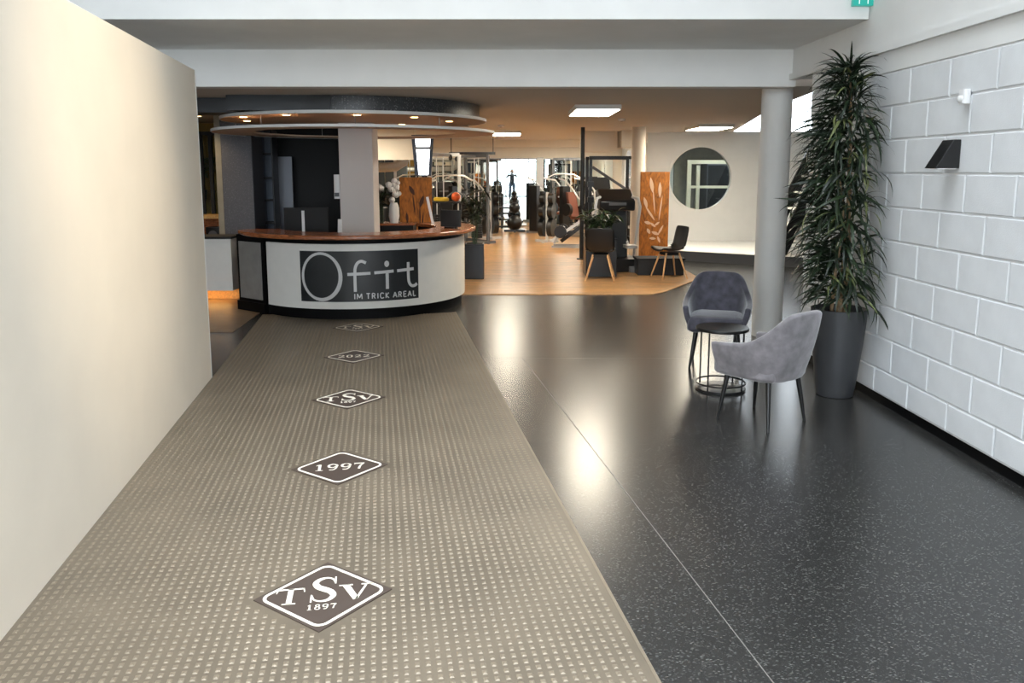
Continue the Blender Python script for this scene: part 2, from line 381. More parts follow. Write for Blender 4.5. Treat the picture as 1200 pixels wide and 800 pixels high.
# hall shell behind and around the camera
struct('wall_left_return', MB().box(-9.2, -5.0, 6.40, 6.62, 0, 2.86), M_white, 'white wall closing the space behind the partition', 'wall')
struct('wall_left_hall', MB().box(-5.2, -5.0, -4.5, 6.4, 0, 4.9), M_white, 'plain white side wall of the entrance hall', 'wall')
mb = MB(); mb.box(-5.2, -3.1, -4.5, 6.62, 4.9, 5.1); mb.box(2.1, 3.3, -4.5, 6.62, 4.9, 5.1); mb.box(-3.1, 2.1, -4.5, -.9, 4.9, 5.1); mb.box(-3.1, 2.1, 5.3, 6.62, 4.9, 5.1)
struct('ceiling_hall', mb, M_white, 'high white hall ceiling around the skylight', 'ceiling')
sk = thing('window_1', 'large glazed skylight in the hall ceiling', 'skylight', (0, 0, 0), kind='structure')
for k in range(5):
    x = -3.1 + 1.3 * k; MB().box(x - .03, x + .03, -.9, 5.3, 4.95, 5.06).build('glazing_bar', M_frame, sk)
for k in range(4): MB().box(-3.07 + 1.3 * k, -1.83 + 1.3 * k, -.9, 5.3, 4.995, 5.005).build('pane', M_glass, sk)
fa = thing('window_2', 'glazed entrance front behind the hall', 'window', (0, 0, 0), kind='structure')
for k in range(6):
    x = -4.97 + 1.52 * k; MB().box(x - .03, x + .03, -4.6, -4.48, 0, 4.9).build('mullion', M_frame, fa)
for z in (0.03, 2.3, 4.87): MB().box(-5, 2.75, -4.59, -4.49, z - .03, z + .03).build('transom', M_frame, fa)
for k in range(5): MB().box(-4.94 + 1.52 * k, -3.48 + 1.52 * k, -4.545, -4.535, .06, 4.84).build('pane', M_glass, fa)
struct('ground_outside', MB().box(-20, 20, -25, -5, -.3, -.02), M_pave, 'grey paving outside the entrance', 'paving')
struct('wall_side_return', MB().box(3.0, 9.5, 6.3, 6.5, 0, 4.2), M_white, 'white return wall beyond the block wall end', 'wall')
struct('wall_far_right', MB().box(9.3, 9.5, 6.5, 18, 0, 4.2), M_white, 'white side wall of the stair area', 'wall')
mb = MB(); mb.prism([(3.1, 8.15), (3.45, 11.0), (4.75, 17.82), (4.65, 17.82), (3.35, 11.0), (3.0, 8.15)], 2.75, 4.0)
struct('trim_4', mb, M_white, 'white upstand at the low ceiling edge', 'trim')
struct('ceiling_stair', MB().prism([(2.8, 6.5), (9.4, 6.5), (9.4, 18), (3.0, 18)], 4.0, 4.2), M_white, 'higher white ceiling over the stair area', 'ceiling')
# mirror-window wall with round opening
WY = 17.8; rcx, rcz, rr = 4.10, 1.555, .685
mb = MB(); n = 64; X0, X1, Z0, Z1 = 2.93, 9.4, 0, 2.56
outer = []; inner = []
for k in range(n):
    a = 2 * PI * k / n; dx, dz = math.cos(a), math.sin(a); ts = []
    if dx > 1e-9: ts.append((X1 - rcx) / dx)
    if dx < -1e-9: ts.append((X0 - rcx) / dx)
    if dz > 1e-9: ts.append((Z1 - rcz) / dz)
    if dz < -1e-9: ts.append((Z0 - rcz) / dz)
    t = min(ts); outer.append((rcx + dx * t, rcz + dz * t)); inner.append((rcx + rr * dx, rcz + rr * dz))
corners = [(X1, Z1), (X0, Z1), (X0, Z0), (X1, Z0)]
for k in range(n):
    j = (k + 1) % n
    quad = [outer[k], outer[j]]
    extra = [c_ for c_ in corners if abs(outer[k][0] - outer[j][0]) > 1e-6 and abs(outer[k][1] - outer[j][1]) > 1e-6 and (abs(c_[0] - outer[k][0]) < 1e-6 or abs(c_[1] - outer[k][1]) < 1e-6) and (abs(c_[0] - outer[j][0]) < 1e-6 or abs(c_[1] - outer[j][1]) < 1e-6)]
    poly = [outer[k]] + extra + [outer[j], inner[j], inner[k]]
    for y, rev in ((WY, 1), (WY + .2, 0)):
        f = [(p[0], y, p[1]) for p in poly]; mb.add(f, [tuple(range(len(f)))])
    mb.add([(inner[k][0], WY, inner[k][1]), (inner[j][0], WY, inner[j][1]), (inner[j][0], WY + .2, inner[j][1]), (inner[k][0], WY + .2, inner[k][1])], [(0, 1, 2, 3)])
mb.add([(X0, WY, Z0), (X0, WY + .2, Z0), (X0, WY + .2, Z1), (X0, WY, Z1)], [(0, 1, 2, 3)])
mb.add([(X0, WY, Z1), (X1, WY, Z1), (X1, WY + .2, Z1), (X0, WY + .2, Z1)], [(0, 1, 2, 3)])
struct('wall_back', mb, M_white, 'white back wall with the round window', 'wall', smooth=False)
rw = thing('window_3', 'round window in the white back wall', 'window', (rcx, WY, rcz), kind='structure')
mb = MB(); mb.M = Matrix.Rotation(PI / 2, 4, 'X'); mb.arc(rr - .015, rr + .035, 0, 360, -.02, .02, 64); mb.build('window_frame', M_white, rw)
mb = MB(); mb.M = Matrix.Translation((0, .1, 0)) @ Matrix.Rotation(PI / 2, 4, 'X'); mb.lathe([(rr, -.004), (rr, .004)], 64); mb.build('pane', M_glass, rw)
# room behind the round window
mb = MB(); mb.box(3.56, 9.4, 21.4, 21.6, 0, 2.5); mb.box(3.56, 3.7, 18.0, 21.4, 0, 2.5); mb.box(9.2, 9.4, 18.0, 21.4, 0, 2.5)
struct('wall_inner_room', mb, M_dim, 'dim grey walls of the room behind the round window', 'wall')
mb = MB(); mb.box(3.56, 9.4, 18.0, 18.6, 2.5, 2.55); mb.box(3.56, 9.4, 20.6, 21.6, 2.5, 2.55); mb.box(3.56, 4.2, 18.6, 20.6, 2.5, 2.55); mb.box(8.2, 9.4, 18.6, 20.6, 2.5, 2.55)
rl = thing('added_roof_light', 'roof light added to brighten the room behind the round window', 'skylight', (0, 0, 0), kind='structure'); MB().box(4.2, 8.2, 18.6, 20.6, 2.52, 2.53).build('pane', M_glass, rl); MB().box(6.17, 6.23, 18.6, 20.6, 2.5, 2.56).build('glazing_bar', M_frame, rl)  # invented roof opening, lets daylight into the inner room
struct('ceiling_inner_room', mb, M_white, 'ceiling of the room behind the round window', 'ceiling')
fr = thing('door_frame', 'cream tubular frame standing behind the round window', 'frame', (0, 19.6, 0))
a = gy(806, 246, 19.6); b = gy(806, 192, 19.6); c2 = gy(858, 191, 19.6); d2 = gy(818, 194, 19.9); e2 = gy(818, 246, 19.9); h1 = gy(814, 219, 19.6); h2 = gy(862, 219, 19.6)
MB().box(a.x - .05, a.x + .05, -.04, .04, 0, b.z).build('post', M_creamframe, fr)
MB().box(d2.x - .04, d2.x + .04, .24, .34, 0, d2.z).build('post', M_creamframe, fr)
MB().box(a.x - .05, 5.9, -.04, .04, b.z, b.z + .09).build('top_rail', M_creamframe, fr)
MB().box(a.x + .05, 5.9, -.03, .03, h1.z - .03, h1.z + .03).build('mid_rail', M_creamframe, fr)
MB().box(5.82, 5.92, -.04, .04, 0, b.z).build('post', M_creamframe, fr)
cab = thing('storage_cabinet', 'dark cabinet behind the cream frame in the inner room', 'cabinet', (5.6, 20.9, 0))
MB().box(-.7, .7, -.35, .4, 0, 1.9).build('body', M_grey, cab); MB().box(-.68, -.01, -.37, -.35, .05, 1.85).build('door', M_blackm, cab); MB().box(.01, .68, -.37, -.35, .05, 1.85).build('door', M_blackm, cab)
# clerestory above the back wall
cl = thing('window_4', 'bright clerestory strip above the white back wall', 'window', (0, 0, 0), kind='structure')
for k in range(6): MB().box(3.0 + 1.27 * k, 3.05 + 1.27 * k, WY + .05, WY + .15, 2.56, 4.0).build('glazing_bar', M_frame, cl)
for k in range(5): MB().box(3.05 + 1.27 * k, 4.27 + 1.27 * k, WY + .095, WY + .105, 2.58, 4.0).build('pane', M_glass, cl)
# platform ledge
mb = MB(); mb.prism([(3.03, 15.72), (4.39, 14.85), (9.3, 12.2), (9.3, WY), (3.03, WY)], .185, .2)
pl = thing('stage_platform', 'low white-topped platform with dark riser under the round window', 'platform', (0, 0, 0), kind='structure')
mb.build('top', M_white, pl); mb = MB(); mb.prism([(3.05, 15.76), (4.39, 14.89), (9.28, 12.25), (9.28, WY), (3.05, WY)], 0, .185); mb.build('riser', M_grey, pl)
# gym shell
mb = MB(); mb.box(-9, 3.5, 25.05, 25.25, 0, CEIL); struct('wall_gym_back', mb, M_cream, 'cream end wall of the gym above the mirrors', 'wall')
mir = thing('mirror_wall', 'large wall mirror panels at the far end of the gym', 'mirror', (0, 25.03, 0))
for k in range(8):
    x = -6.2 + 1.16 * k; MB().box(x + .004, x + 1.15, -.012, 0.0, .06, 2.06).build('mirror_panel', M_mirror, mir, smooth=False)
MB().box(-6.2, 3.08, -.02, 0, 2.06, 2.1).build('top_rail', M_steelm, mir)
# gym right wall with arched window
def archwall():
    X = 3.35; mb = MB(); y0, y1 = 18.0, 25.1; ws = [(19.4, 20.6), (22.9, 24.3)]; zs, ze = .9, 1.75
    cuts = [y0] + [v for w_ in ws for v in w_] + [y1]
    for i in range(0, len(cuts), 2): mb.box(X, X + .2, cuts[i], cuts[i + 1], 0, CEIL)
    for a_, b_ in ws:
        mb.box(X, X + .2, a_, b_, 0, zs); r_ = (b_ - a_) / 2; cy = (a_ + b_) / 2; N = 14
        poly = [(a_, CEIL)] + [(a_, ze)] + [(cy - r_ * math.cos(PI * k / N), ze + .8 * r_ * math.sin(PI * k / N)) for k in range(N + 1)] + [(b_, CEIL)]
        for k in range(N):
            pA = (cy - r_ * math.cos(PI * k / N), ze + .8 * r_ * math.sin(PI * k / N)); pB = (cy - r_ * math.cos(PI * (k + 1) / N), ze + .8 * r_ * math.sin(PI * (k + 1) / N))
            mb.prismx([(pA[0], pA[1]), (pB[0], pB[1]), (pB[0], CEIL), (pA[0], CEIL)], X, X + .2)
        aw = thing('window_5', 'arched window in the gym side wall', 'window', (X, 0, 0), group='arched gym windows', kind='structure')
        pan = [(a_, zs), (b_, zs)] + [(cy + r_ * math.cos(PI * k / N), ze + .8 * r_ * math.sin(PI * k / N)) for k in range(N + 1)]
        MB().prismx(pan, .1, .108).build('pane', M_glass, aw)
        MB().box(.07, .13, cy - .025, cy + .025, zs, ze + .75 * r_).build('mullion', M_white, aw); MB().box(.07, .13, a_, b_, 1.5, 1.55).build('transom', M_white, aw)
    struct('wall_gym_right', mb, M_white, 'white gym side wall with arched windows', 'wall', smooth=False)
archwall()
struct('wall_gym_left', MB().box(-9.2, -9, 6.4, 25.2, 0, CEIL + .2), M_cream, 'cream side wall at the left of the gym', 'wall')
for k, (x0, x1, y0, y1, z0) in enumerate([(1.5, 2.2, 17.2, 18.2, 2.12), (2.25, 2.75, 16.9, 17.7, 2.2), (-3.2, -1.9, 16.0, 16.3, 1.93), (-7, 3.3, 21.9, 22.3, 2.34)]):
    struct('trim_%d' % (5 + k), MB().box(x0, x1, y0, y1, z0, CEIL), M_cream, ['cream ceiling box above the gym rack', 'small cream ceiling box beside the cream post', 'ochre cream bulkhead right of the white pillar', 'long cream beam across the gym ceiling'][k], 'bulkhead')
cp = thing('gym_post', 'round cream post beside the rust coloured panel', 'column', (2.40, 15.6, 0), kind='structure')
MB().lathe([(.13, 0), (.13, CEIL)], 28).build('shaft', M_cream, cp)
# left partition
PT = thing('wall_left', 'tall smooth off-white partition wall beside the runner', 'wall', tuple(rp(0, -RW)), YAW, kind='structure')
MB().box(-.14, 0, -5.2, .83, 0, 2.51).build('panel', M_cream, PT, bevel=.004)
MB().box(-.14, .002, .83, .845, 0, 2.51).build('end_trim', M_white, PT)

# ================================================================== RUNNER WITH LOGOS
ru = thing('entrance_runner', 'taupe studded metal runner leading to the reception counter', 'runner', tuple(R0), YAW)
A0, A1 = -6.0, 3.55
poly = [(-RW, A0), (RW, A0), (RW, A1 + .75)]
cc = Vector((-2.0, 10.65, 0))
mb = MB()
rim = []
inv = Matrix.Rotation(-YAW, 4, 'Z')
for k in range(25):       # far end follows the curved counter
    a = math.radians(-42 + 84 * (24 - k) / 24 + 9.3 * 0)
    p = inv @ (cc + Vector((1.33 * math.sin(a), -1.33 * math.cos(a), 0)) - R0)
    if -RW < p.x < RW: rim.append((p.x, p.y))
yr = rim[0][1]; yl = rim[-1][1]
poly = [(-RW, A0), (RW, A0), (RW, yr + .1)] + rim + [(-RW, yl - .0)]
mb.prism(poly, 0, .004); mb.build('mat_sheet', M_mat, ru)
MB().box(RW - .0, RW + .012, A0, yr + .1, 0, .006).build('edge_strip', M_stud, ru)
# studs: many small flattened pyramids in rows
px_, py_ = .0380, .0410; V = []; Fc = []
logos = [-2.92, -1.46, 0.0, 1.44, 2.88]
nx = int(2 * RW / px_)
y = -4.4
rimx = sorted(rim)
def lim(x):
    for i in range(len(rimx) - 1):
        if rimx[i][0] <= x <= rimx[i + 1][0]:
            t = (x - rimx[i][0]) / max(1e-6, rimx[i + 1][0] - rimx[i][0]); return rimx[i][1] + t * (rimx[i + 1][1] - rimx[i][1])
    return rimx[0][1] if x < rimx[0][0] else rimx[-1][1] + .08
row = 0
while y < A1 + .3:
    for i in range(nx):
        x = -RW + px_ * (i + .75)
        if y > lim(x) - .03: continue
        if any(abs(x) + abs(y - l) < .31 for l in logos): continue
        o = len(V); a, b, h = .0092, .0128, .0026
        V += [(x - a, y - b, .004), (x + a, y - b, .004), (x + a, y + b, .004), (x - a, y + b, .004),
              (x - a * .5, y - b * .55, .004 + h), (x + a * .5, y - b * .55, .004 + h), (x + a * .5, y + b * .55, .004 + h), (x - a * .5, y + b * .55, .004 + h)]
        Fc += [(o + 4, o + 5, o + 6, o + 7), (o, o + 1, o + 5, o + 4), (o + 1, o + 2, o + 6, o + 5), (o + 2, o + 3, o + 7, o + 6), (o + 3, o, o + 4, o + 7)]
    y += py_; row += 1
me = bpy.data.meshes.new('studs'); me.from_pydata(V, [], Fc); me.materials.append(M_stud)
so = bpy.data.objects.new('studs', me); C.objects.link(so); so.parent = ru; so['kind'] = 'stuff'

# ---- stroke lettering
def smooth_path(pts, n=6):
    if len(pts) < 3: return pts
    out = []
    for i in range(len(pts) - 1):
        p0, p1, p2, p3 = pts[max(i - 1, 0)], pts[i], pts[i + 1], pts[min(i + 2, len(pts) - 1)]
        for k in range(n):
            t = k / n
            out.append(tuple(.5 * (2 * p1[j] + (p2[j] - p0[j]) * t + (2 * p0[j] - 5 * p1[j] + 4 * p2[j] - p3[j]) * t * t + (3 * p1[j] - p0[j] - 3 * p2[j] + p3[j]) * t ** 3) for j in range(len(p1))))
    out.append(pts[-1]); return out
def ribbon(mb, pts, fn, h=.0012, z=0, closed=False):
    """pts: (x, y, width) in the sign's plane; fn maps (x, y, height) to a place"""
    m = len(pts); L = []; Rr = []
    for i in range(m):
        a = pts[(i - 1) % m] if closed else pts[max(i - 1, 0)]; b = pts[(i + 1) % m] if closed else pts[min(i + 1, m - 1)]
        d = Vector((b[0] - a[0], b[1] - a[1])); d = d.normalized() if d.length else Vector((1, 0)); n_ = Vector((-d.y, d.x)) * pts[i][2] / 2
        L.append((pts[i][0] + n_.x, pts[i][1] + n_.y)); Rr.append((pts[i][0] - n_.x, pts[i][1] - n_.y))
    vs_ = [fn(*p, z + h) for p in L] + [fn(*p, z + h) for p in Rr] + [fn(*p, z) for p in L] + [fn(*p, z) for p in Rr]; fs = []
    for i in range(m if closed else m - 1):
        j = (i + 1) % m
        fs += [(i, j, m + j, m + i), (i, 2 * m + i, 2 * m + j, j), (m + i, m + j, 3 * m + j, 3 * m + i)]
    mb.add(vs_, fs)
GL = {  # serif glyphs: list of (smooth?, [(x,y,w)...]) in a unit box
 'T': [(0, [(.5, .02, .2), (.5, .98, .2)]), (0, [(.0, .95, .09), (1.0, .95, .09)]), (0, [(.03, .98, .07), (-.02, .72, .03)]), (0, [(.97, .98, .07), (1.02, .72, .03)]), (0, [(.25, .03, .06), (.75, .03, .06)])],
 'V': [(0, [(.17, .97, .22), (.53, .03, .2)]), (0, [(.86, .97, .07), (.53, .03, .08)]), (0, [(-.05, .96, .06), (.4, .96, .06)]), (0, [(.68, .96, .06), (1.05, .96, .06)])],
 'S': [(1, [(.86, .74, .05), (.78, .9, .07), (.58, .97, .09), (.34, .92, .15), (.2, .77, .2), (.3, .61, .24), (.52, .5, .27), (.74, .38, .24), (.83, .22, .19), (.68, .07, .14), (.44, .03, .09), (.22, .1, .06), (.13, .27, .05)]), (0, [(.86, 1.0, .06), (.87, .7, .05)]), (0, [(.12, 0, .06), (.11, .3, .05)])],
 '1': [(0, [(.52, .02, .24), (.52, .98, .24)]), (0, [(.45, .96, .1), (.2, .8, .08)]), (0, [(.2, .03, .07), (.84, .03, .07)])],
 '7': [(0, [(.1, .92, .16), (.95, .92, .16)]), (0, [(.1, .97, .06), (.1, .7, .05)]), (1, [(.9, .9, .1), (.62, .55, .16), (.48, .02, .22)])],
 '9': [(2, [(.5, .97, .09), (.82, .83, .18), (.84, .64, .2), (.5, .42, .08), (.18, .55, .2), (.18, .82, .2)]), (1, [(.84, .7, .18), (.8, .35, .16), (.58, .08, .12), (.22, .05, .1)])],
 '8': [(2, [(.5, .98, .08), (.76, .85, .18), (.7, .62, .16), (.5, .54, .1), (.3, .62, .16), (.24, .85, .18)]), (2, [(.5, .53, .08), (.82, .38, .18), (.8, .14, .18), (.5, .02, .08), (.2, .14, .18), (.18, .38, .18)])],
 '2': [(1, [(.15, .7, .12), (.28, .93, .1), (.6, .96, .12), (.82, .78, .2), (.66, .5, .18), (.35, .25, .12), (.14, .08, .12)]), (0, [(.1, .07, .15), (.92, .07, .15)]), (0, [(.9, .05, .05), (.92, .3, .04)])],
 '0': [(2, [(.5, .98, .08), (.78, .8, .2), (.82, .5, .24), (.78, .2, .2), (.5, .02, .08), (.22, .2, .2), (.18, .5, .24), (.22, .8, .2)])],
}
SANS = {'I': [[(.5, 0), (.5, 1)]], 'M': [[(.05, 0), (.12, 1), (.5, .2), (.88, 1), (.95, 0)]], 'T': [[(.1, 1), (.9, 1)], [(.5, 1), (.5, 0)]],
 'R': [[(.2, 0), (.2, 1), (.6, 1), (.8, .85), (.8, .65), (.6, .5), (.2, .5)], [(.5, .5), (.85, 0)]], 'C': [[(.9, .85), (.65, 1), (.35, 1), (.12, .75), (.12, .25), (.35, 0), (.65, 0), (.9, .15)]],
 'K': [[(.2, 0), (.2, 1)], [(.85, 1), (.22, .48), (.88, 0)]], 'A': [[(.05, 0), (.5, 1), (.95, 0)], [(.22, .35), (.78, .35)]], 'E': [[(.85, 1), (.2, 1), (.2, 0), (.85, 0)], [(.2, .52), (.75, .52)]], 'L': [[(.25, 1), (.25, 0), (.85, 0)]]}
def glyph(mb, ch, x, y, gw, gh, fn, **k):
    for mode, pts in GL[ch]:
        cl_ = mode == 2
        if mode == 1: pts = smooth_path(pts)
        if mode == 2: pts = smooth_path(pts[-1:] + pts + pts[:2], 6)[6:-6]; pts = pts[:-1]
        ribbon(mb, [(x + p[0] * gw, y + p[1] * gh, p[2] * gw) for p in pts], fn, closed=cl_, **k)
for li, (ly, kind) in enumerate(zip(logos, ('tsv', '1997', 'tsv', '2022', 'tsv'))):
    D = .277
    lp = MB().prism([(-D, 0), (0, -D), (D, 0), (0, D)], .004, .0085).build('logo_plate', M_logo, ru, loc=(0, ly, 0))
    # rounded diamond border line
    pts = []; d_ = .250; r_ = .04
    for cx, cy, a0 in ((d_, 0, -45), (0, d_, 45), (-d_, 0, 135), (0, -d_, 225)):
        q = Vector((cx, cy)) * ((d_ - r_ * math.sqrt(2)) / d_)
        for k in range(7):
            a = math.radians(a0 + 90 * k / 6); pts.append((q.x + r_ * math.cos(a), q.y + r_ * math.sin(a), .0135))
    fn = lambda x, y_, h: (x, y_, h)
    mb = MB(); ribbon(mb, pts, fn, z=.0085, closed=True); mb.build('border_line', M_logoline, lp)
    mb = MB()
    if kind == 'tsv':
        glyph(mb, 'T', -.188, -.062, .108, .125, fn, z=.0085); glyph(mb, 'S', -.062, -.062, .122, .20, fn, z=.0085); glyph(mb, 'V', .066, -.062, .125, .125, fn, z=.0085)
        for k, ch in enumerate('1897'): glyph(mb, ch, -.062 + .031 * k, -.118, .026, .038, fn, z=.0085)
    else:
        for k, ch in enumerate(kind): glyph(mb, ch, -.150 + .076 * k, -.05, .066, .10, fn, z=.0085)
    mb.build('lettering', M_logoline, lp)

def leaf_geo(L, wd, droop, fold=.25, n=6):
    vs_ = []; fs = []
    for k in range(n + 1):
        t = k / n; a = droop * t; y_ = L * (math.sin(a) / droop if droop else t); z = -L * (1 - math.cos(a)) / droop if droop else 0
        hw = wd * (math.sin(PI * min(1, .08 + .92 * t) ** .75)) * (1 if t < .98 else 0.02)
        vs_ += [(-hw, y_, z + hw * fold), (0, y_, z), (hw, y_, z + hw * fold)]
        if k: o = 3 * (k - 1); fs += [(o, o + 1, o + 4, o + 3), (o + 1, o + 2, o + 5, o + 4)]
    return vs_, fs
# leafy plants in black boxes
def bushy(label, loc, h, r, nl, lw=.03, L=.16, leafm=M_leaf, seed=1):
    t = thing('leafy_plant', label, 'plant', loc); rn = random.Random(seed); ns = 9
    stems = []
    for k in range(ns):
        a = 2 * PI * k / ns + rn.uniform(-.3, .3); tip = Vector((r * .75 * math.cos(a), r * .75 * math.sin(a), h * rn.uniform(.7, .95)))
        P = [Vector((0.03 * math.cos(a), .03 * math.sin(a), 0)), Vector((tip.x * .4, tip.y * .4, tip.z * .6)), tip]; stems.append(P)
        MB().tube(smooth_path([tuple(p) for p in P], 4), .006, 6).build('stem', M_leaf2, t)
    v_, f_ = leaf_geo(L, lw, .6, .3, 4); me = bpy.data.meshes.new('leaf'); me.from_pydata(v_, [], f_); me.materials.append(leafm); me.polygons.foreach_set('use_smooth', [True] * len(me.polygons))
    for i in range(nl):
        P = rn.choice(stems); f = rn.uniform(.35, 1); p = P[0].lerp(P[1], f * 2) if f < .5 else P[1].lerp(P[2], f * 2 - 1)
        inst('leaf', me, t, tuple(p), (rn.gauss(.25, .45), rn.gauss(0, .3), rn.uniform(0, 2 * PI)), (rn.uniform(.7, 1.1),) * 3)
    return t

# ================================================================== RECEPTION COUNTER
CX, CY = -2.0, 10.65
ct = thing('reception_counter', 'curved white reception counter with cherry wood top and black sign', 'counter', (CX, CY, 0))
MB().arc(1.10, 1.325, -47, 140, 0, .13, 64).build('kick_plinth', M_plinth, ct)
MB().arc(1.30, 1.37, -43, 95, .13, .885, 64).build('front_panel', M_panelw, ct)
MB().arc(1.05, 1.335, -47, 140, .885, .945, 64).build('black_band', M_plinth, ct)  # recessed black band between front panel and worktop
MB().arc(1.08, 1.30, -46, 140, .13, .885, 48).build('carcass', M_black, ct)
mb = MB().arc(1.0, 1.52, -69, 140, .945, .995, 72); mb.build('worktop', M_cherry, ct, bevel=.012)
# left angled return
mb = MB(); p0 = Vector((-.985, -.93)); p1 = Vector((-1.42, -.60)); d = (p1 - p0).normalized(); nn = Vector((d.y, -d.x))
if nn.y > 0: nn = -nn
def slab(mb, a, b, t, z0, z1, off=0.):
    A = p0 + d * a + nn * off; B = p0 + d * b + nn * off; A2 = A - nn * t; B2 = B - nn * t
    mb.prism([(A.x, A.y), (B.x, B.y), (B2.x, B2.y), (A2.x, A2.y)], z0, z1); return mb
L_ = (p1 - p0).length
slab(MB(), 0, L_, .35, 0, .945).build('return_body', M_plinth, ct)
slab(MB(), .06, L_ - .05, .02, .16, .86, .012).build('side_panel', M_panelg, ct)
slab(MB(), 0, L_, .05, 0, .12, .03).build('return_plinth', M_plinth, ct)
MB().arc(.55, 1.08, 30, 140, .70, .74, 32).build('inner_desk', M_cherry, ct)
# sign
RS = 1.374
def ang(px):                                  # angle on the counter seen at picture column px
    best = None
    for k in range(-450, 900):
        a = math.radians(k / 10); x = CX + RS * math.sin(a); y_ = CY - RS * math.cos(a)
        zc = y_ * _c; p = 600 + F_PX * x / (y_ * _c + 1.2 * _s)
        e = abs(p - px)
        if best is None or e < best[0]: best = (e, k / 10)
    return best[1]
aL, aR = ang(352), ang(490); zb, zt = .215, .805
MB().arc(1.366, RS, aL, aR, zb, zt, 32).build('sign_panel', M_sign, ct)
SW = math.radians(aR - aL) * RS; SH = zt - zb
def sf(x, y_, h):                              # x,y in 0..1 of the sign -> counter-local place
    a = math.radians(aL) + x * SW / RS; R = RS + h
    return (R * math.sin(a), -R * math.cos(a), zb + y_ * SH)
AR = SW / SH
def srib(mb, pts, wd, closed=False, smooth=True):
    P = [(p[0], p[1], (p[2] if len(p) > 2 else wd)) for p in pts]
    if len(P) == 2: P = [tuple(P[0][j] + (P[1][j] - P[0][j]) * k / 8 for j in range(3)) for k in range(9)]; smooth = False
    if smooth and not closed and len(P) > 2: P = smooth_path(P)
    m = len(P); L = []; Rr = []                # work in true metres so strokes keep their width
    Q = [(p[0] * SW, p[1] * SH, p[2]) for p in P]
    ribbon(mb, Q, lambda x, y_, h: sf(x / SW, y_ / SH, h), h=.004, closed=closed)
mb = MB()
ring = [(.185 + .160 * math.cos(t), .5 + .455 * math.sin(t), .030 + .016 * max(0, math.cos(t + .5))) for t in [2 * PI * k / 48 for k in range(48)]]
srib(mb, ring, .03, closed=True); mb.build('letter', M_signw, ct)
mb = MB(); srib(mb, [(.46, .20), (.46, .55), (.465, .68), (.485, .77), (.515, .80), (.55, .765)], .034); srib(mb, [(.40, .545), (.585, .560)], .034); mb.build('letter', M_signw, ct)
mb = MB(); srib(mb, [(.72, .235), (.72, .575)], .036); srib(mb, [(.615, .565), (.775, .585)], .034)
mb.add([sf(.718 + .020 * math.cos(t), .735 + .062 * math.sin(t), .004) for t in [2 * PI * k / 20 for k in range(20)]], [tuple(range(20))]); mb.build('letter', M_signw, ct)
mb = MB(); srib(mb, [(.905, .745), (.905, .45), (.912, .33), (.935, .265), (.965, .265), (.985, .30)], .034); srib(mb, [(.805, .585), (.955, .605)], .034); mb.build('letter', M_signw, ct)
x = .445
for ch in 'IM TRICK AREAL':
    if ch == ' ': x += .022; continue
    wg = {'I': .018, 'M': .044}.get(ch, .036)
    mb = MB()
    for st in SANS[ch]:
        for p_, q_ in zip(st[:-1], st[1:]): srib(mb, [(x + p_[0] * wg, .055 + p_[1] * .105), (x + q_[0] * wg, .055 + q_[1] * .105)], .0115, smooth=False)
    mb.build('small_letter', M_signw, ct)
    x += wg + .0075
# white pillar behind the counter
pil = thing('pillar', 'square white pillar rising behind the reception counter', 'pillar', (-2.06, 11.05, 0), kind='structure')
MB().box(-.225, .225, -.22, .22, 0, 2.344).build('shaft', M_pillar, pil, bevel=.01)

# canopy above
cn = thing('reception_canopy', 'dark round hammered drum canopy above the reception counter', 'canopy', (CX, CY, 0))
MB().arc(1.2, 1.58, -90, 270, 2.375, CEIL - .002, 96).build('drum', M_drum, cn)
MB().prism([(0.02, -1.60), (0.02, -1.57), (-1.1, -1.57), (-1.1, -1.0), (-1.12, -1.0), (-1.12, -1.60)], 2.375, CEIL - .002).build('fascia_panel', M_drumflat, cn)
MB().box(-2.9, -1.12, -1.25, -.8, 2.375, CEIL - .002).build('fascia_box', M_drumflat, cn)
so2 = MB().arc(0.0005, 1.66, 0, 360, 2.345, 2.372, 96).build('soffit_disc', M_soffit, cn)
MB().arc(1.66, 1.672, 0, 360, 2.34, 2.374, 96).build('rim', M_white, cn)
spots = [(-1.15, -.95), (-.55, -1.3), (.25, -1.3), (.85, -.9), (1.2, -.1), (-1.35, -.2), (.5, .6)]
for x, y_ in spots:
    sp = MB().lathe([(.042, 2.338), (.042, 2.346)], 16, (x, y_)).build('downlight', M_spotglow, cn)
pr = thing('pendant_ring', 'thin pale ring hung on wires below the drum canopy', 'pendant ring', (CX, CY, 0))
MB().arc(1.28, 1.77, 0, 360, 2.195, 2.215, 96).build('ring', M_soffit, pr)
MB().arc(1.77, 1.778, 0, 360, 2.19, 2.22, 96).build('rim', M_white, pr)
for a in (-150, -80, -35, 10, 50, 110):
    t = math.radians(a); x, y_ = 1.5 * math.sin(t), -1.5 * math.cos(t); MB().cyl((x, y_, 2.21), (x, y_, 2.346), .003, n=6).build('wire', M_steelm, pr)

def spotlight(name, parent, loc, energy, colr, size=math.radians(110), blend=.8, rot=(0, 0, 0), rad=.04):
    l = bpy.data.lights.new(name, 'SPOT'); l.energy = energy; l.color = colr; l.spot_size = size; l.spot_blend = blend; l.shadow_soft_size = rad
    o = bpy.data.objects.new(name, l); C.objects.link(o); o.parent = parent; o.location = loc; o.rotation_euler = rot; return o
WARM = (1.0, .80, .58)
for x, y_ in spots[:5]: spotlight('downlight_lamp', cn, (x, y_, 2.33), 14, WARM)

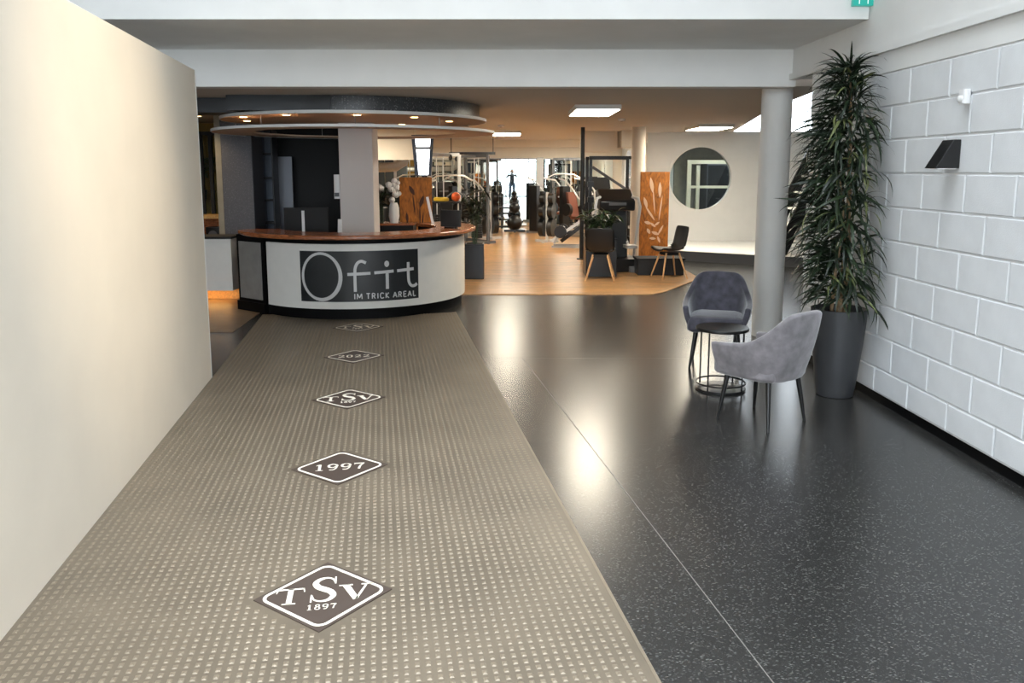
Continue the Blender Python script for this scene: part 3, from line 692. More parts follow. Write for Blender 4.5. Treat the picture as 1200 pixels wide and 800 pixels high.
# back of reception
bk = struct('wall_reception_back', MB().box(-4.15, -2.28, 12.75, 12.9, 0, CEIL), M_blackm, 'black back wall of the reception niche', 'wall')
struct('wall_reception_side', MB().box(-2.32, -2.24, 11.25, 12.75, 0, CEIL), M_blackm, 'black side wall of the reception niche', 'wall')
tp = thing('terrazzo_pillar', 'grey speckled terrazzo pillar at the left of reception', 'pillar', (-3.79, 11.55, 0), kind='structure')
MB().box(-.215, .215, -.25, .25, 0, CEIL).build('shaft', M_terr, tp, bevel=.012)
MB().box(-.30, -.22, -.22, .2, 0, CEIL).build('side_strip', M_dim, tp)
sh = thing('wall_shelf', 'dark blue-grey shelf unit beside the terrazzo pillar', 'shelf', (-3.66, 11.95, 0))
MB().box(0, .17, .2, .22, 0, 2.3).build('back_panel', M_navy, sh); MB().box(-.02, 0, -.05, .22, 0, 2.3).build('side_panel', M_navy, sh); MB().box(.17, .19, -.05, .22, 0, 2.3).build('side_panel', M_black, sh)
for z in (.5, .95, 1.28, 1.6, 1.95): MB().box(0, .17, -.04, .2, z, z + .025).build('shelf_board', M_blackm, sh)
dr = thing('door_1', 'plain grey door leaf in the black reception niche', 'door', (-3.78, 12.4, 0), kind='structure')
MB().box(.1, .45, 0, .04, 0, 1.93).build('leaf', M_doorg, dr); MB().box(.07, .1, -.01, .06, 0, 1.96).build('jamb', M_black, dr); mb = MB().box(.37, .395, -.03, 0, .98, 1.1); mb.build('handle', M_steel, dr)
# monitor on desk
def place(name, label, cat, p, rz=0., group=None): return thing(name, label, cat, tuple(p), rz, group)
mo = place('monitor', 'black computer monitor on white stand behind the counter', 'monitor', (-2.72, 10.75, .74), .1)
MB().rbox(-.29, .29, -.02, .02, .12, .50, .015).build('screen', M_blackm, mo); MB().box(-.055, -.02, -.045, -.022, .0, .46).build('stand', M_paper, mo); MB().rbox(-.12, .1, -.1, .1, 0, .012, .03).build('foot', M_paper, mo)
dk = thing('office_desk', 'black work desk inside the reception counter', 'desk', (-2.84, 10.75, 0))
MB().box(-.45, .45, -.3, .3, .71, .74).build('top', M_black, dk)
for x in (-.42, .42):
    for y_ in (-.27, .27): MB().box(x - .02, x + .02, y_ - .02, y_ + .02, 0, .71).build('leg', M_black, dk)
sc_ = place('card_terminal', 'small white terminal standing near the white pillar', 'terminal', (-2.22, 10.45, .74)); MB().box(-.04, .03, -.02, .02, 0, .02).build('base', M_paper, sc_)
mb = MB(); mb.prismx([(-.02, .02), (.02, .02), (.07, .36), (.05, .36)], -.03, .02); mb.build('stem', M_paper, sc_)
d3 = thing('terminal_stand', 'slim black pedestal below the white terminal', 'pedestal', (-2.22, 10.45, 0)); MB().lathe([(.14, 0), (.14, .02), (.03, .03), (.03, .72), (.08, .725), (.08, .74)], 20).build('pedestal_post', M_black, d3)
pd = place('paper_dispenser', 'white paper towel dispenser beside the white pillar', 'dispenser', (-2.325, 11.0, 1.35)); mb = MB().rbox(-.05, .038, -.12, .12, 0, .32, .02); mb.build('body', M_paper, pd); MB().box(-.04, .02, -.125, -.118, .03, .08).build('slot', M_grey, pd)
# black screen on the right end of the worktop
bs = place('display_back', 'small black display on the right end of the worktop', 'display', (-.78, 10.35, .995), -.35); MB().rbox(-.14, .14, -.015, .02, .02, .23, .012).build('screen', M_sign, bs); MB().rbox(-.08, .08, -.05, .06, 0, .02, .02).build('foot', M_black, bs)
ts = place('tablet_stand', 'slim white slanted stand on the inner reception desk', 'stand', (-1.12, 11.35, .74)); mb = MB(); mb.bar((0.06, 0, .02), (-.06, .0, .62), .035, .02); mb.build('arm', M_paper, ts); MB().lathe([(.08, 0), (.08, .015)], 20, (.05, 0)).build('base', M_paper, ts)
# corten panel behind counter (dark cut-outs) and on the far right (pale cut-outs)
def blade(cx, cz, L, wd, ang_):
    pts = []
    for k in range(13):
        t = k / 12; r = wd * math.sin(PI * t) ** .8; pts.append((r, (t - .5) * L))
    poly = [(p[0], p[1]) for p in pts] + [(-p[0], p[1]) for p in pts[-2:0:-1]]
    ca, sa_ = math.cos(ang_), math.sin(ang_)
    return [(cx + x * ca - z * sa_, cz + x * sa_ + z * ca) for x, z in poly]
def corten(p, rz, w_, h, label, cm, blades, base):
    t = thing('corten_panel', label, 'panel', p, rz)
    MB().box(-w_ / 2, w_ / 2, -.012, .012, base, h).build('sheet', M_corten, t); MB().box(-w_ / 2 - .02, w_ / 2 + .02, -.14, .14, 0, base + .002).build('foot_plate', M_blackm, t)
    for b_ in blades: MB().prismy(blade(*b_), -.0145, .0145).build('cutout', cm, t)
    return t
q = gy(488, 270, 12.6)
corten((q.x, 12.6, 0), 0, .50, 1.62, 'rust-brown steel panel with dark cut-outs behind the counter', M_cutdark,
       [(-.06, 1.42, .17, .03, .5), (-.03, 1.2, .34, .012, .1), (.09, 1.25, .2, .03, -.3), (.06, 1.02, .4, .01, 0), (-.14, 1.0, .16, .022, .1), (.1, .95, .3, .012, -.1)], .03)
q = gz(765, 306)
corten((q.x, q.y, 0), .06, .56, 1.70, 'orange rust panel with pale grass cut-outs beside the round window', M_cut,
       [(-.06, 1.45, .30, .035, .18), (.10, 1.36, .30, .032, .02), (-.17, 1.12, .22, .032, .30), (-.01, 1.15, .5, .012, .10), (.12, 1.02, .5, .014, -.12), (-.08, .92, .34, .02, .6),
        (-.12, .74, .14, .03, 1.3), (-.02, .70, .14, .022, .9), (.06, .72, .12, .02, -.9), (-.1, .58, .12, .03, .5), (.03, .54, .16, .03, 1.2), (.13, .60, .22, .02, -.5), (-.02, .44, .13, .025, 1.5), (.1, .42, .14, .022, .4)], .05)

# left background room behind the partition
wc = thing('white_cabinet', 'low white cabinet with warm light slot under it', 'cabinet', (-3.95, 10.75, 0))
MB().box(-.75, .28, -.2, .2, .16, .84).build('body', M_panelw, wc); MB().box(-.76, .29, -.21, .21, .84, .87).build('top', M_blackm, wc); MB().box(-.72, .25, .12, .18, 0, .16).build('plinth', M_oak, wc)
MB().box(-.7, .2, -.1, -.06, .15, .16).build('light_strip', mat('slot_glow', (255, 214, 150), .5, emit=(255, 190, 110), estr=16), wc)
struct('wall_lounge', MB().box(-9, -4.1, 14.4, 14.6, 0, CEIL), M_yellowwall, 'ochre wall of the lounge left of reception', 'wall')
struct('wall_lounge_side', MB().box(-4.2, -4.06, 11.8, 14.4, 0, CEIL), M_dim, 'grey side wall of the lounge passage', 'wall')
lw = thing('window_6', 'dark framed glass partition of the lounge', 'window', (-5.2, 13.2, 0), kind='structure')
for x in (-.9, -.42, .05, .21, .36, .5): MB().box(x - .025, x + .025, -.03, .03, .9, 2.3).build('mullion', M_blackm, lw)
MB().box(-.95, .55, -.03, .03, 2.28, 2.34).build('transom', M_blackm, lw); MB().box(-.9, .5, -.004, .004, .9, 2.3).build('pane', M_glass, lw)
cs = thing('lounge_console', 'long oak console shelf in the lounge', 'console', (-5.1, 12.9, 0))
MB().box(-1.0, .75, -.2, .2, .98, 1.03).build('top', M_oak, cs); MB().box(-1.0, .75, -.18, .18, .55, .60).build('shelf', M_oak, cs)
for x in (-.98, .7): MB().box(x, x + .04, -.18, .18, 0, .98).build('side_panel', M_oak, cs)
MB().box(-.94, .7, .15, .18, .6, .98).build('back_panel', M_cherry, cs)
bushy('hanging green plant in front of the ochre lounge wall', (-5.25, 13.75, 1.4), .62, .3, 110, .03, .2, M_leaf3, 12)
pst = thing('plant_stand', 'slim dark plant stand in the lounge', 'stand', (-5.25, 13.75, 0)); MB().lathe([(.14, 0), (.14, .02), (.025, .03), (.025, 1.2), (.09, 1.22), (.11, 1.40)], 20).build('stand_post', M_blackm, pst)
sb = thing('speaker_box', 'small black box on the oak console shelf', 'box', (-4.72, 12.88, .60)); MB().rbox(-.11, .11, -.1, .1, 0, .24, .01).build('body', M_black, sb); MB().lathe([(.07, 0), (.07, .004)], 20).build('cone', M_grey, sb, loc=(0, -.1, .12)).rotation_euler = (PI / 2, 0, 0)
for k, (x, y_) in enumerate([(-4.15, 10.35), (-4.2, 10.95), (-4.9, 11.6), (-4.7, 12.4)]):
    dl = thing('ceiling_spot', 'small warm ceiling spot above the white cabinet' if k < 2 else 'small warm ceiling spot in the lounge', 'ceiling spot', (x, y_, CEIL), group='warm ceiling spots')
    MB().lathe([(.06, -.012), (.06, 0)], 20).build('ring', M_steelm, dl); MB().lathe([(.042, -.016), (.042, -.011)], 16).build('lens', M_spotglow, dl)
    spotlight('spot_lamp', dl, (0, 0, -.03), 26, (1, .74, .44))

# ================================================================== CEILING LIGHTS
def led(name, label, cx, cy, w_, l_, th=.06, power=0, z=CEIL):
    t = thing(name, label, 'ceiling light', (cx, cy, z), group='white ceiling light panels')
    MB().box(-w_ / 2, w_ / 2, -l_ / 2, l_ / 2, -th, 0).build('housing', M_white, t); MB().box(-w_ / 2 + .02, w_ / 2 - .02, -l_ / 2 + .02, l_ / 2 - .02, -th - .004, -th + .001).build('diffuser', M_led, t)
    return t
led('ceiling_light', 'rectangular ceiling light panel in front of the gym entrance', 1.08, 11.0, .58, 1.25)
led('ceiling_light', 'ceiling light panel above the gym aisle', -.12, 17.6, .62, 1.25)
led('ceiling_light', 'ceiling light panel near the round window wall', 3.62, 15.2, .62, 1.2)
led('ceiling_light', 'added fill light panel at the far end of the gym', -2.6, 22.6, .62, 1.2)  # unseen panel, added as fill for the gym
led('ceiling_light', 'added fill light panel above the left gym machines', -4.2, 18.5, .62, 1.25)  # extra panel out of view, added to brighten the left machines
led('ceiling_light', 'added fill light panel above the ochre bulkhead bay', -3.0, 14.6, .62, 1.25)  # added out of view to lift the light behind reception
led('ceiling_light', 'added fill light panel above the press machines', 1.6, 22.9, .62, 1.25)  # added fill panel, hidden behind the gym beam
led('ceiling_light', 'added fill light panel in the room behind the round window', 4.75, 18.35, .3, .5, z=2.5)  # added to front-light the cream frame behind the round window
led('ceiling_light', 'added fill light panel above the arched window aisle', 2.6, 20.0, .62, 1.25)  # unseen extra panel, added to brighten the right side of the gym
for k, (x, y_) in enumerate([(1.75, 13.2), (-.2, 15.0)]):
    s_ = thing('smoke_detector', ['small round white detector right of the front ceiling light', 'small round white detector above the gym aisle'][k], 'detector', (x, y_, CEIL), group='round ceiling detectors'); MB().lathe([(.05, -.035), (.06, -.02), (.06, 0)], 20).build('body', M_white, s_); MB().lathe([(.02, -.04), (.02, -.034)], 12).build('sensor_eye', M_grey, s_)
# wall washer for the partition: a black track spot on the hall's bulkhead wall
tr = thing('wall_washer', 'black spot lamp hung from the hall ceiling beside the skylight', 'spot lamp', (2.3, 3.9, 4.9))
MB().cyl((0, 0, 0), (0, 0, -.25), .015).build('stem', M_black, tr)
aim = Vector((-2.15, 4.45, 1.85)) - Vector((2.3, 3.9, 4.6)); dn = aim.normalized()
MB().cyl(Vector((0, 0, -.3)) - dn * .1, Vector((0, 0, -.3)) + dn * .12, .06, .07, 20).build('head', M_black, tr)
so3 = spotlight('washer_lamp', tr, tuple(Vector((0, 0, -.3)) + dn * .14), 650, (1, .84, .6), math.radians(34), 1.0); so3.rotation_euler = aim.to_track_quat('-Z', 'Y').to_euler()

# ================================================================== WALL FITTINGS
Yl = 5.12
wl = thing('wall_lamp', 'black wedge-shaped wall lamp on the block wall', 'wall lamp', (wx(Yl) - .002, Yl, 1.735), -wang)
mb = MB(); mb.prismy([(0, 0), (-.15, .0), (-.045, .175), (0, .175)], -.065, .065); mb.build('shade', M_black, wl, bevel=.003)
MB().box(-.13, -.015, -.055, .055, -.006, .001).build('diffuser', M_paper, wl)
sn = thing('motion_sensor', 'small white motion sensor high on the block wall', 'sensor', (wx(5.02) - .002, 5.02, 2.12), -wang)
MB().rbox(-.045, 0, -.035, .035, 0, .085, .014).build('body', M_paper, sn); MB().sphere((-.045, 0, .03), .022).build('lens', M_white, sn)
ex = thing('exit_sign', 'green emergency exit sign on the upper white wall', 'exit sign', (2.645, 6.39, 2.95))
MB().box(-.075, .075, -.04, 0, 0, .16).build('housing', M_teal, ex); MB().box(-.035, -.028, -.043, -.039, .012, .15).build('white_line', M_exitw, ex); MB().box(.03, .036, -.043, -.039, .012, .15).build('white_line', M_exitw, ex)

# ================================================================== FURNITURE
def armchair(label, m, mseat, loc, rz):
    t = thing('velvet_armchair', label, 'armchair', loc, rz, 'velvet armchairs')
    # plan path of the shell (front-left tip -> back -> front-right tip), with top height and outward lean
    top = [(-.285, -.26, .555), (-.298, -.12, .568), (-.297, .03, .592), (-.272, .15, .655), (-.222, .255, .755), (-.165, .305, .795), (-.08, .32, .803), (0, .325, .805)]
    bot = [(-.212, -.225), (-.226, -.12), (-.226, .02), (-.212, .11), (-.17, .18), (-.12, .205), (-.06, .215), (0, .22)]
    top = smooth_path(top + [(-x, y_, z) for x, y_, z in top[-2::-1]], 4); bot = smooth_path(bot + [(-x, y_) for x, y_ in bot[-2::-1]], 4); zb_ = .325
    def fn(u, v):
        i_ = u * (len(top) - 1); k = min(int(i_), len(top) - 2); f = i_ - k
        T = [top[k][j_] * (1 - f) + top[k + 1][j_] * f for j_ in range(3)]; B = [bot[k][j_] * (1 - f) + bot[k + 1][j_] * f for j_ in range(2)]
        e = 1 - (1 - v) ** 1.7
        return (B[0] + (T[0] - B[0]) * e, B[1] + (T[1] - B[1]) * (.35 * v + .65 * e), zb_ + (T[2] - zb_) * v)
    o = MB().grid(fn, 60, 10).build('shell', m, t, angle=80)
    so_ = o.modifiers.new('thick', 'SOLIDIFY'); so_.thickness = .05; so_.offset = -1; so_.use_even_offset = True
    b_ = o.modifiers.new('round', 'BEVEL'); b_.width = .018; b_.segments = 3; b_.limit_method = 'ANGLE'; b_.angle_limit = math.radians(50)
    mb = MB()
    def ring(s_, z): return [(x * s_, y_ * s_ - .005, z) for x, y_ in ([(-.225, -.26), (.225, -.26), (.245, -.22), (.235, .12), (.19, .2), (-.19, .2), (-.235, .12), (-.245, -.22)])]
    rs = [ring(.9, .325), ring(1, .345), ring(1.0, .43), ring(.95, .455), ring(.75, .468)]; mb.add([p for r in rs for p in r], [tuple(range(8))[::-1], tuple(range(32, 40))] + [(i * 8 + k, i * 8 + (k + 1) % 8, i * 8 + 8 + (k + 1) % 8, i * 8 + 8 + k) for i in range(4) for k in range(8)])
    s_ = mb.build('seat_cushion', mseat, t, angle=60); b2 = s_.modifiers.new('b', 'BEVEL'); b2.width = .012; b2.segments = 2
    for sx in (-1, 1):
        for sy in (-1, 1): MB().cyl((sx * .17, sy * .16 - .02, .345), (sx * .215, sy * .205 - .02, 0), .019, .0105, 14).build('leg', M_black, t)
    return t
armchair('dark grey velvet armchair beside the round column, seat facing the hall', M_velA, M_velA, (1.83, 7.12, 0), math.atan2(-.28, .96))
armchair('light grey velvet armchair beside the big planter, back turned to the wall', M_velB, M_velB, (1.75, 5.46, 0), math.atan2(-.62, -.78))
st = thing('side_table', 'small round black side table between the velvet armchairs', 'side table', (1.66, 6.28, 0))
MB().lathe([(.195, .478), (.205, .482), (.205, .498), (.2, .503)], 48).build('table_top', M_black, st)
mb = MB(); mb.tube([(.19 * math.cos(2 * PI * k / 48), .19 * math.sin(2 * PI * k / 48), .058) for k in range(48)], .007, 8, True); mb.build('lower_ring', M_black, st)
MB().lathe([(.19, 0), (.195, .004), (.195, .014), (.19, .018)], 48).build('base_plate', M_black, st)
for k in range(4):
    a = PI / 4 + PI / 2 * k; MB().cyl((.188 * math.cos(a), .188 * math.sin(a), .015), (.188 * math.cos(a), .188 * math.sin(a), .482), .007, n=8).build('rod', M_black, st)

# tall planter
POT = Vector((2.505, 6.12, 0))
pt = thing('planter', 'tall tapered anthracite floor planter by the block wall', 'planter', tuple(POT))
MB().lathe([(.125, 0), (.135, .006), (.150, .10), (.183, .40), (.202, .62), (.206, .68), (.196, .683), (.190, .67), (.188, .62)], 56, cap=False).build('pot', M_pot, pt)
MB().lathe([(.0005, .001), (.125, .001)], 32, cap=False).build('pot_base', M_pot, pt)
MB().lathe([(.188, .60), (.188, .635), (.1, .645), (.001, .648)], 32).build('soil', M_soil, pt)
tree = thing('potted_tree', 'tall narrow-leaved indoor tree in the anthracite planter', 'plant', (POT.x, POT.y, .63))
trunks = [[(0, 0, 0), (.015, -.01, .35), (.03, .01, .75), (.02, .02, 1.2), (-.01, .0, 1.6), (-.03, -.01, 1.82)], [(.05, .02, 0), (.07, .03, .4), (.04, .05, .9), (.06, .02, 1.3)], [(-.05, .02, 0), (-.06, -.03, .3), (-.03, -.05, .7), (-.07, -.04, 1.05)]]
for i, tk in enumerate(trunks):
    P = smooth_path(tk, 5); MB().tube(P, [(.024 if i == 0 else .015) * (1 - .65 * k / len(P)) for k in range(len(P))], 9).build('trunk', M_trunk, tree)
protos = []
for i, (L, wd, dr_) in enumerate([(.34, .0105, 1.35), (.29, .0098, 1.1), (.38, .0112, 1.7), (.24, .0090, 1.2)]):
    for mi, m in enumerate((M_leaf, M_leaf2, M_leaf, M_leaf3)):
        if mi == 2: continue
        v_, f_ = leaf_geo(L, wd, dr_); me = bpy.data.meshes.new('leaf'); me.from_pydata(v_, [], f_); me.materials.append(m)
        me.polygons.foreach_set('use_smooth', [True] * len(me.polygons)); protos.append((me, v_, f_, mi))
rnd = random.Random(11); leaves = []
main = smooth_path(trunks[0], 5)
def trunk_at(z):
    for i in range(len(main) - 1):
        if main[i][2] <= z <= main[i + 1][2]:
            f = (z - main[i][2]) / max(1e-6, main[i + 1][2] - main[i][2]); return Vector(main[i]).lerp(Vector(main[i + 1]), f)
    return Vector(main[-1])
def envelope(z):     # radius of leaf origins by local height
    zs = [(.0, .05), (.15, .12), (.45, .2), (.8, .2), (1.1, .19), (1.4, .15), (1.65, .09), (1.85, .02)]
    for i in range(len(zs) - 1):
        if zs[i][0] <= z <= zs[i + 1][0]: f = (z - zs[i][0]) / (zs[i + 1][0] - zs[i][0]); return zs[i][1] * (1 - f) + zs[i + 1][1] * f
    return .02
tries = 0
wall_lim = wx(6.1) - POT.x - .015
while len(leaves) < 1500 and tries < 20000:
    tries += 1
    z = .10 + 1.76 * rnd.random() ** .92; a = rnd.uniform(0, 2 * PI); R = envelope(z) * math.sqrt(rnd.random()) * 1.05
    base = trunk_at(z) + Vector((R * math.cos(a), R * math.sin(a), 0))
    out = a + rnd.gauss(0, .45); pitch = rnd.gauss(.25, .35) if z < 1.62 else rnd.gauss(.65, .35)
    yawr = out - PI / 2
    sc = rnd.uniform(.75, 1.15) * (1 if z < 1.5 else .85)
    Mx = Matrix.Translation(base) @ Matrix.Rotation(yawr, 4, 'Z') @ Matrix.Rotation(pitch, 4, 'X') @ Matrix.Rotation(rnd.gauss(0, .5), 4, 'Y') @ Matrix.Scale(sc, 4)
    pi_ = rnd.choice(protos)
    if pi_[3] == 3 and rnd.random() < .6: continue
    tip = Mx @ Vector(pi_[1][-2]); md = Mx @ Vector(pi_[1][len(pi_[1]) // 2])
    if max(p.x + POT.x - wx(p.y + POT.y) for p in (tip, md, base)) > -.045: continue
    if min(tip.z, md.z) < .09 and Vector((tip.x, tip.y)).length < .25: continue
    leaves.append((Mx, pi_, tip))
# the outermost (towards the hall) as leaves of their own, the rest as one mass
order = sorted(range(len(leaves)), key=lambda i: leaves[i][2].y - .3 * abs(leaves[i][2].x))
own = set(order[:295]); V = []; Fc = []
for i, (Mx, pr_, tip) in enumerate(leaves):
    if i in own:
        o = bpy.data.objects.new('leaf', pr_[0]); C.objects.link(o); o.parent = tree; o.matrix_local = Mx
    else:
        b0 = len(V); V += [tuple(Mx @ Vector(p)) for p in pr_[1]]; Fc += [tuple(b0 + k for k in f) for f in pr_[2]]
me = bpy.data.meshes.new('foliage'); me.from_pydata(V, [], Fc); me.materials.append(M_leaf); fo = bpy.data.objects.new('foliage', me); C.objects.link(fo); fo.parent = tree; fo['kind'] = 'stuff'
me.polygons.foreach_set('use_smooth', [True] * len(me.polygons))
# broken leaf hanging over the pot rim
inst('leaf', protos[6][0], tree, (.15, -.10, .10), (.1, .3, -2.98))

def boxpot(label, loc, w_, dpt, h, m=M_black):
    t = thing('planter_box', label, 'planter', loc); MB().box(-w_ / 2, w_ / 2, -dpt / 2, dpt / 2, 0, h - .03).build('body', m, t, bevel=.006)
    mb = MB()
    for x0, x1, y0, y1 in ((-w_ / 2, w_ / 2, -dpt / 2, -dpt / 2 + .02), (-w_ / 2, w_ / 2, dpt / 2 - .02, dpt / 2), (-w_ / 2, -w_ / 2 + .02, -dpt / 2, dpt / 2), (w_ / 2 - .02, w_ / 2, -dpt / 2, dpt / 2)): mb.box(x0, x1, y0, y1, h - .03, h)
    mb.build('rim', m, t); MB().box(-w_ / 2 + .02, w_ / 2 - .02, -dpt / 2 + .02, dpt / 2 - .02, h - .04, h - .015).build('soil', M_soil, t); return t
q = gz(556, 328)
boxpot('black box planter at the right end of the counter', (q.x, q.y + .14, .012), .30, .30, .56); bushy('leafy green plant behind the right end of the counter', (q.x, q.y + .14, .555), .95, .26, 130, .022, .2, M_leaf, 3)
q = gz(706, 327)
boxpot('black box planter behind the wooden-legged chair', (q.x, q.y + .45, .012), .50, .5, .62); bushy('bushy dark green plant in the gym planter box', (q.x, q.y + .45, .615), .52, .42, 150, .032, .17, M_leaf2, 4)

# shell chairs with beech legs
def shell_chair(label, loc, rz):
    t = thing('shell_chair', label, 'chair', loc, rz, 'black shell chairs')
    prof = [(-.22, .435), (-.20, .455), (-.10, .445), (.02, .435), (.12, .445), (.17, .49), (.20, .58), (.225, .70), (.245, .80), (.25, .83)]
    prof = smooth_path(prof, 4)
    def fn(u, v):
        i = u * (len(prof) - 1); k = min(int(i), len(prof) - 2); f = i - k; y_ = prof[k][0] * (1 - f) + prof[k + 1][0] * f; z = prof[k][1] * (1 - f) + prof[k + 1][1] * f
        s_ = 2 * v - 1; hw = .225 - .05 * max(0, (u - .75) * 4) ** 2 * .9; curl = .035 * s_ * s_ * (1 if u < .55 else .6)
        return (hw * s_, y_ - (curl if u > .5 else 0), z + (curl if u <= .6 else 0))
    o = MB().grid(fn, 36, 12).build('seat_shell', M_black, t, angle=80); s_ = o.modifiers.new('t', 'SOLIDIFY'); s_.thickness = .014
    MB().rbox(-.12, .12, -.13, .13, .375, .415, .03).build('under_frame', M_blackm, t)
    for sx in (-1, 1):
        for sy in (-1, 1): MB().cyl((sx * .11, sy * .11, .41), (sx * .225, sy * .215, 0), .017, .011, 12).build('leg', M_legwood, t)
    return t
q = gz(704, 330); shell_chair('black shell chair with beech legs in front of the plant box', (q.x, q.y + .1, .012), PI * .95)
q = gz(786, 326); shell_chair('black shell chair with beech legs beside the rust panel', (q.x - .03, q.y + .0, .012), -PI * .42)
# low black trough bench
q0 = gz(740, 328); q1 = gz(792, 325)
lb = thing('low_bench', 'long low black box bench beside the stepper machine', 'bench', ((q0.x + q1.x) / 2 + .13, q0.y + .70, .012))
MB().box(-.34, .42, -.2, .2, 0, .25).build('body', M_black, lb, bevel=.006); MB().box(-.36, .44, -.22, .22, .25, .28).build('top', M_blackm, lb)

# ================================================================== GYM EQUIPMENT
GZ = .012
def cable_machine(label, loc, rz, up=M_steelm, pad=M_black, h=2.05, w_=.9):
    t = thing('cable_machine', label, 'gym machine', loc, rz, 'gym machines')
    for sx in (-1, 1):
        MB().bar((sx * w_ / 2, .2, 0), (sx * w_ / 2, .2, h), .07, .05).build('upright', up, t); MB().bar((sx * w_ / 2, -.45, .04), (sx * w_ / 2, .4, .04), .07, .06).build('foot', up, t)
    MB().bar((-w_ / 2, .2, h), (w_ / 2, .2, h), .07).build('top_beam', up, t); MB().bar((-w_ / 2, .2, .06), (w_ / 2, .2, .06), .06).build('base_beam', up, t)
    for k in range(12): MB().box(-.14, .14, .14, .26, .12 + .055 * k, .12 + .055 * k + .048).build('weight_plate', M_blackm, t)
    for sx in (-.08, .08): MB().cyl((sx, .2, .06), (sx, .2, h), .012, n=8).build('guide_rod', M_steel, t)
    MB().bar((0, .2, h), (0, -.35, h - .02), .06).build('pulley_arm', up, t); mb = MB().cyl((-.015, -.35, h - .07), (.015, -.35, h - .07), .06, n=18); mb.build('pulley', M_black, t)
    MB().cyl((0, -.35, h - .1), (0, -.35, 1.62), .005, n=6).build('cable', M_black, t); mb = MB(); mb.tube([(-.5, -.33, 1.5), (-.3, -.35, 1.6), (0, -.35, 1.62), (.3, -.35, 1.6), (.5, -.33, 1.5)], .015, 8); mb.build('lat_bar', M_steel, t)
    MB().rbox(-.17, .17, -.55, -.18, .46, .53, .04).build('seat', pad, t); MB().bar((0, -.36, 0), (0, -.36, .46), .06).build('seat_post', up, t); MB().rbox(-.15, .15, -.14, -.07, .6, 1.1, .03).build('backrest', pad, t)
    for sx in (-1, 1): mb = MB(); mb.tube([(sx * .3, .1, 1.25), (sx * .36, -.25, 1.2), (sx * .34, -.55, 1.0), (sx * .3, -.6, .8)], .02, 8); mb.build('press_handle', M_black, t)
    return t
def press_machine(label, loc, rz, pad=M_red):
    t = thing('press_machine', label, 'gym machine', loc, rz, 'gym machines')
    MB().bar((-.25, -.6, .04), (-.25, .6, .04), .07).build('base_rail', M_steelm, t); MB().bar((.25, -.6, .04), (.25, .6, .04), .07).build('base_rail', M_steelm, t)
    MB().bar((-.25, .5, .04), (.25, .5, .04), .06).build('cross_rail', M_steelm, t)
    MB().box(-.13, .13, .46, .60, .06, 1.30).build('weight_tower', M_black, t); MB().rbox(-.17, .17, -.25, .15, .45, .52, .03).build('seat', pad, t); MB().bar((0, -.05, .05), (0, -.05, .45), .07).build('seat_post', M_steelm, t)
    mb = MB(); mb.prismx([(.12, .5), (.2, .5), (.34, 1.15), (.26, 1.15)], -.15, .15); mb.build('backrest', pad, t)
    for sx in (-1, 1):
        mb = MB(); mb.tube([(sx * .28, .45, 1.5), (sx * .38, .1, 1.45), (sx * .38, -.2, 1.2), (sx * .3, -.3, 1.0), (sx * .15, -.32, .98)], .022, 8); mb.build('press_arm', M_steel, t)
        MB().cyl((sx * .26, .1, .7), (sx * .36, .1, .7), .16, n=20).build('weight_disc', M_black, t)
    return t
def treadmill(label, loc, rz):
    t = thing('treadmill', label, 'treadmill', loc, rz, 'cardio machines')
    MB().rbox(-.4, .4, -.9, .9, .04, .18, .06).build('deck', M_grey, t); MB().box(-.26, .26, -.86, .7, .18, .19).build('belt', M_black, t)
    for sx in (-1, 1):
        mb = MB(); mb.tube([(sx * .36, .6, .15), (sx * .38, .7, .7), (sx * .36, .68, 1.2), (sx * .34, .5, 1.22), (sx * .34, .1, 1.05)], .028, 8); mb.build('handrail', M_steelm, t)
    mb = MB(); mb.prismx([(.6, 1.15), (.68, 1.15), (.82, 1.5), (.76, 1.52)], -.34, .34); mb.build('console', M_black, t); return t
def dumbbell_rack(label, loc, rz):
    t = thing('dumbbell_rack', label, 'weight rack', loc, rz)
    for sx in (-1, 1): MB().bar((sx * .75, -.1, 0), (sx * .75, .2, 1.0), .06).build('upright', M_black, t)
    for z, y_ in ((.3, 0), (.62, .1), (.94, .18)): MB().box(-.78, .78, y_ - .14, y_ + .06, z, z + .03).build('shelf', M_grey, t)
    return t
def dumbbell(loc, rz=0, lv=''):
    t = thing('dumbbell', 'black hexagonal dumbbell on the %s shelf of the gym rack' % lv, 'dumbbell', loc, rz, 'dumbbells on the rack')
    for sy in (-1, 1): MB().cyl((0, sy * .05, 0.05), (0, sy * .13, 0.05), .05, n=6).build('head', M_black, t)
    MB().cyl((0, -.06, .05), (0, .06, .05), .015, n=8).build('grip', M_steel, t)
# left cluster behind counter
def at(px, py): q = gz(px, py); return (q.x, q.y, GZ)
cable_machine('silver cable machine behind the counter plant', (-1.45, 17.4, GZ), .5)
press_machine('silver press machine with red pads left of the aisle', (-2.25, 18.7, GZ), -.6, M_red)
cable_machine('tall pull-down machine beside the mirror aisle', (-1.0, 19.3, GZ), -.9, M_grey)
press_machine('press machine with black pads near the left mirrors', (-1.15, 21.6, GZ), .9, M_black)
cable_machine('cable machine with red seat at the left mirrors', (-2.5, 20.8, GZ), .2, M_steelm, M_red)
treadmill('treadmill with silver rails left of the gym aisle', (-3.6, 17.6, GZ), 2.8)
dumbbell_rack('low black dumbbell rack at the mirror wall', (-1.05, 24.3, GZ), 0)
for z, y_, k0 in ((.33, -.04, 5), (.65, .06, 5), (.97, .14, 5)):
    for k in range(k0): dumbbell((-1.65 + .3 * k, 24.3 + y_, GZ + z), 0, {.33: 'lowest', .65: 'middle', .97: 'top'}[z])
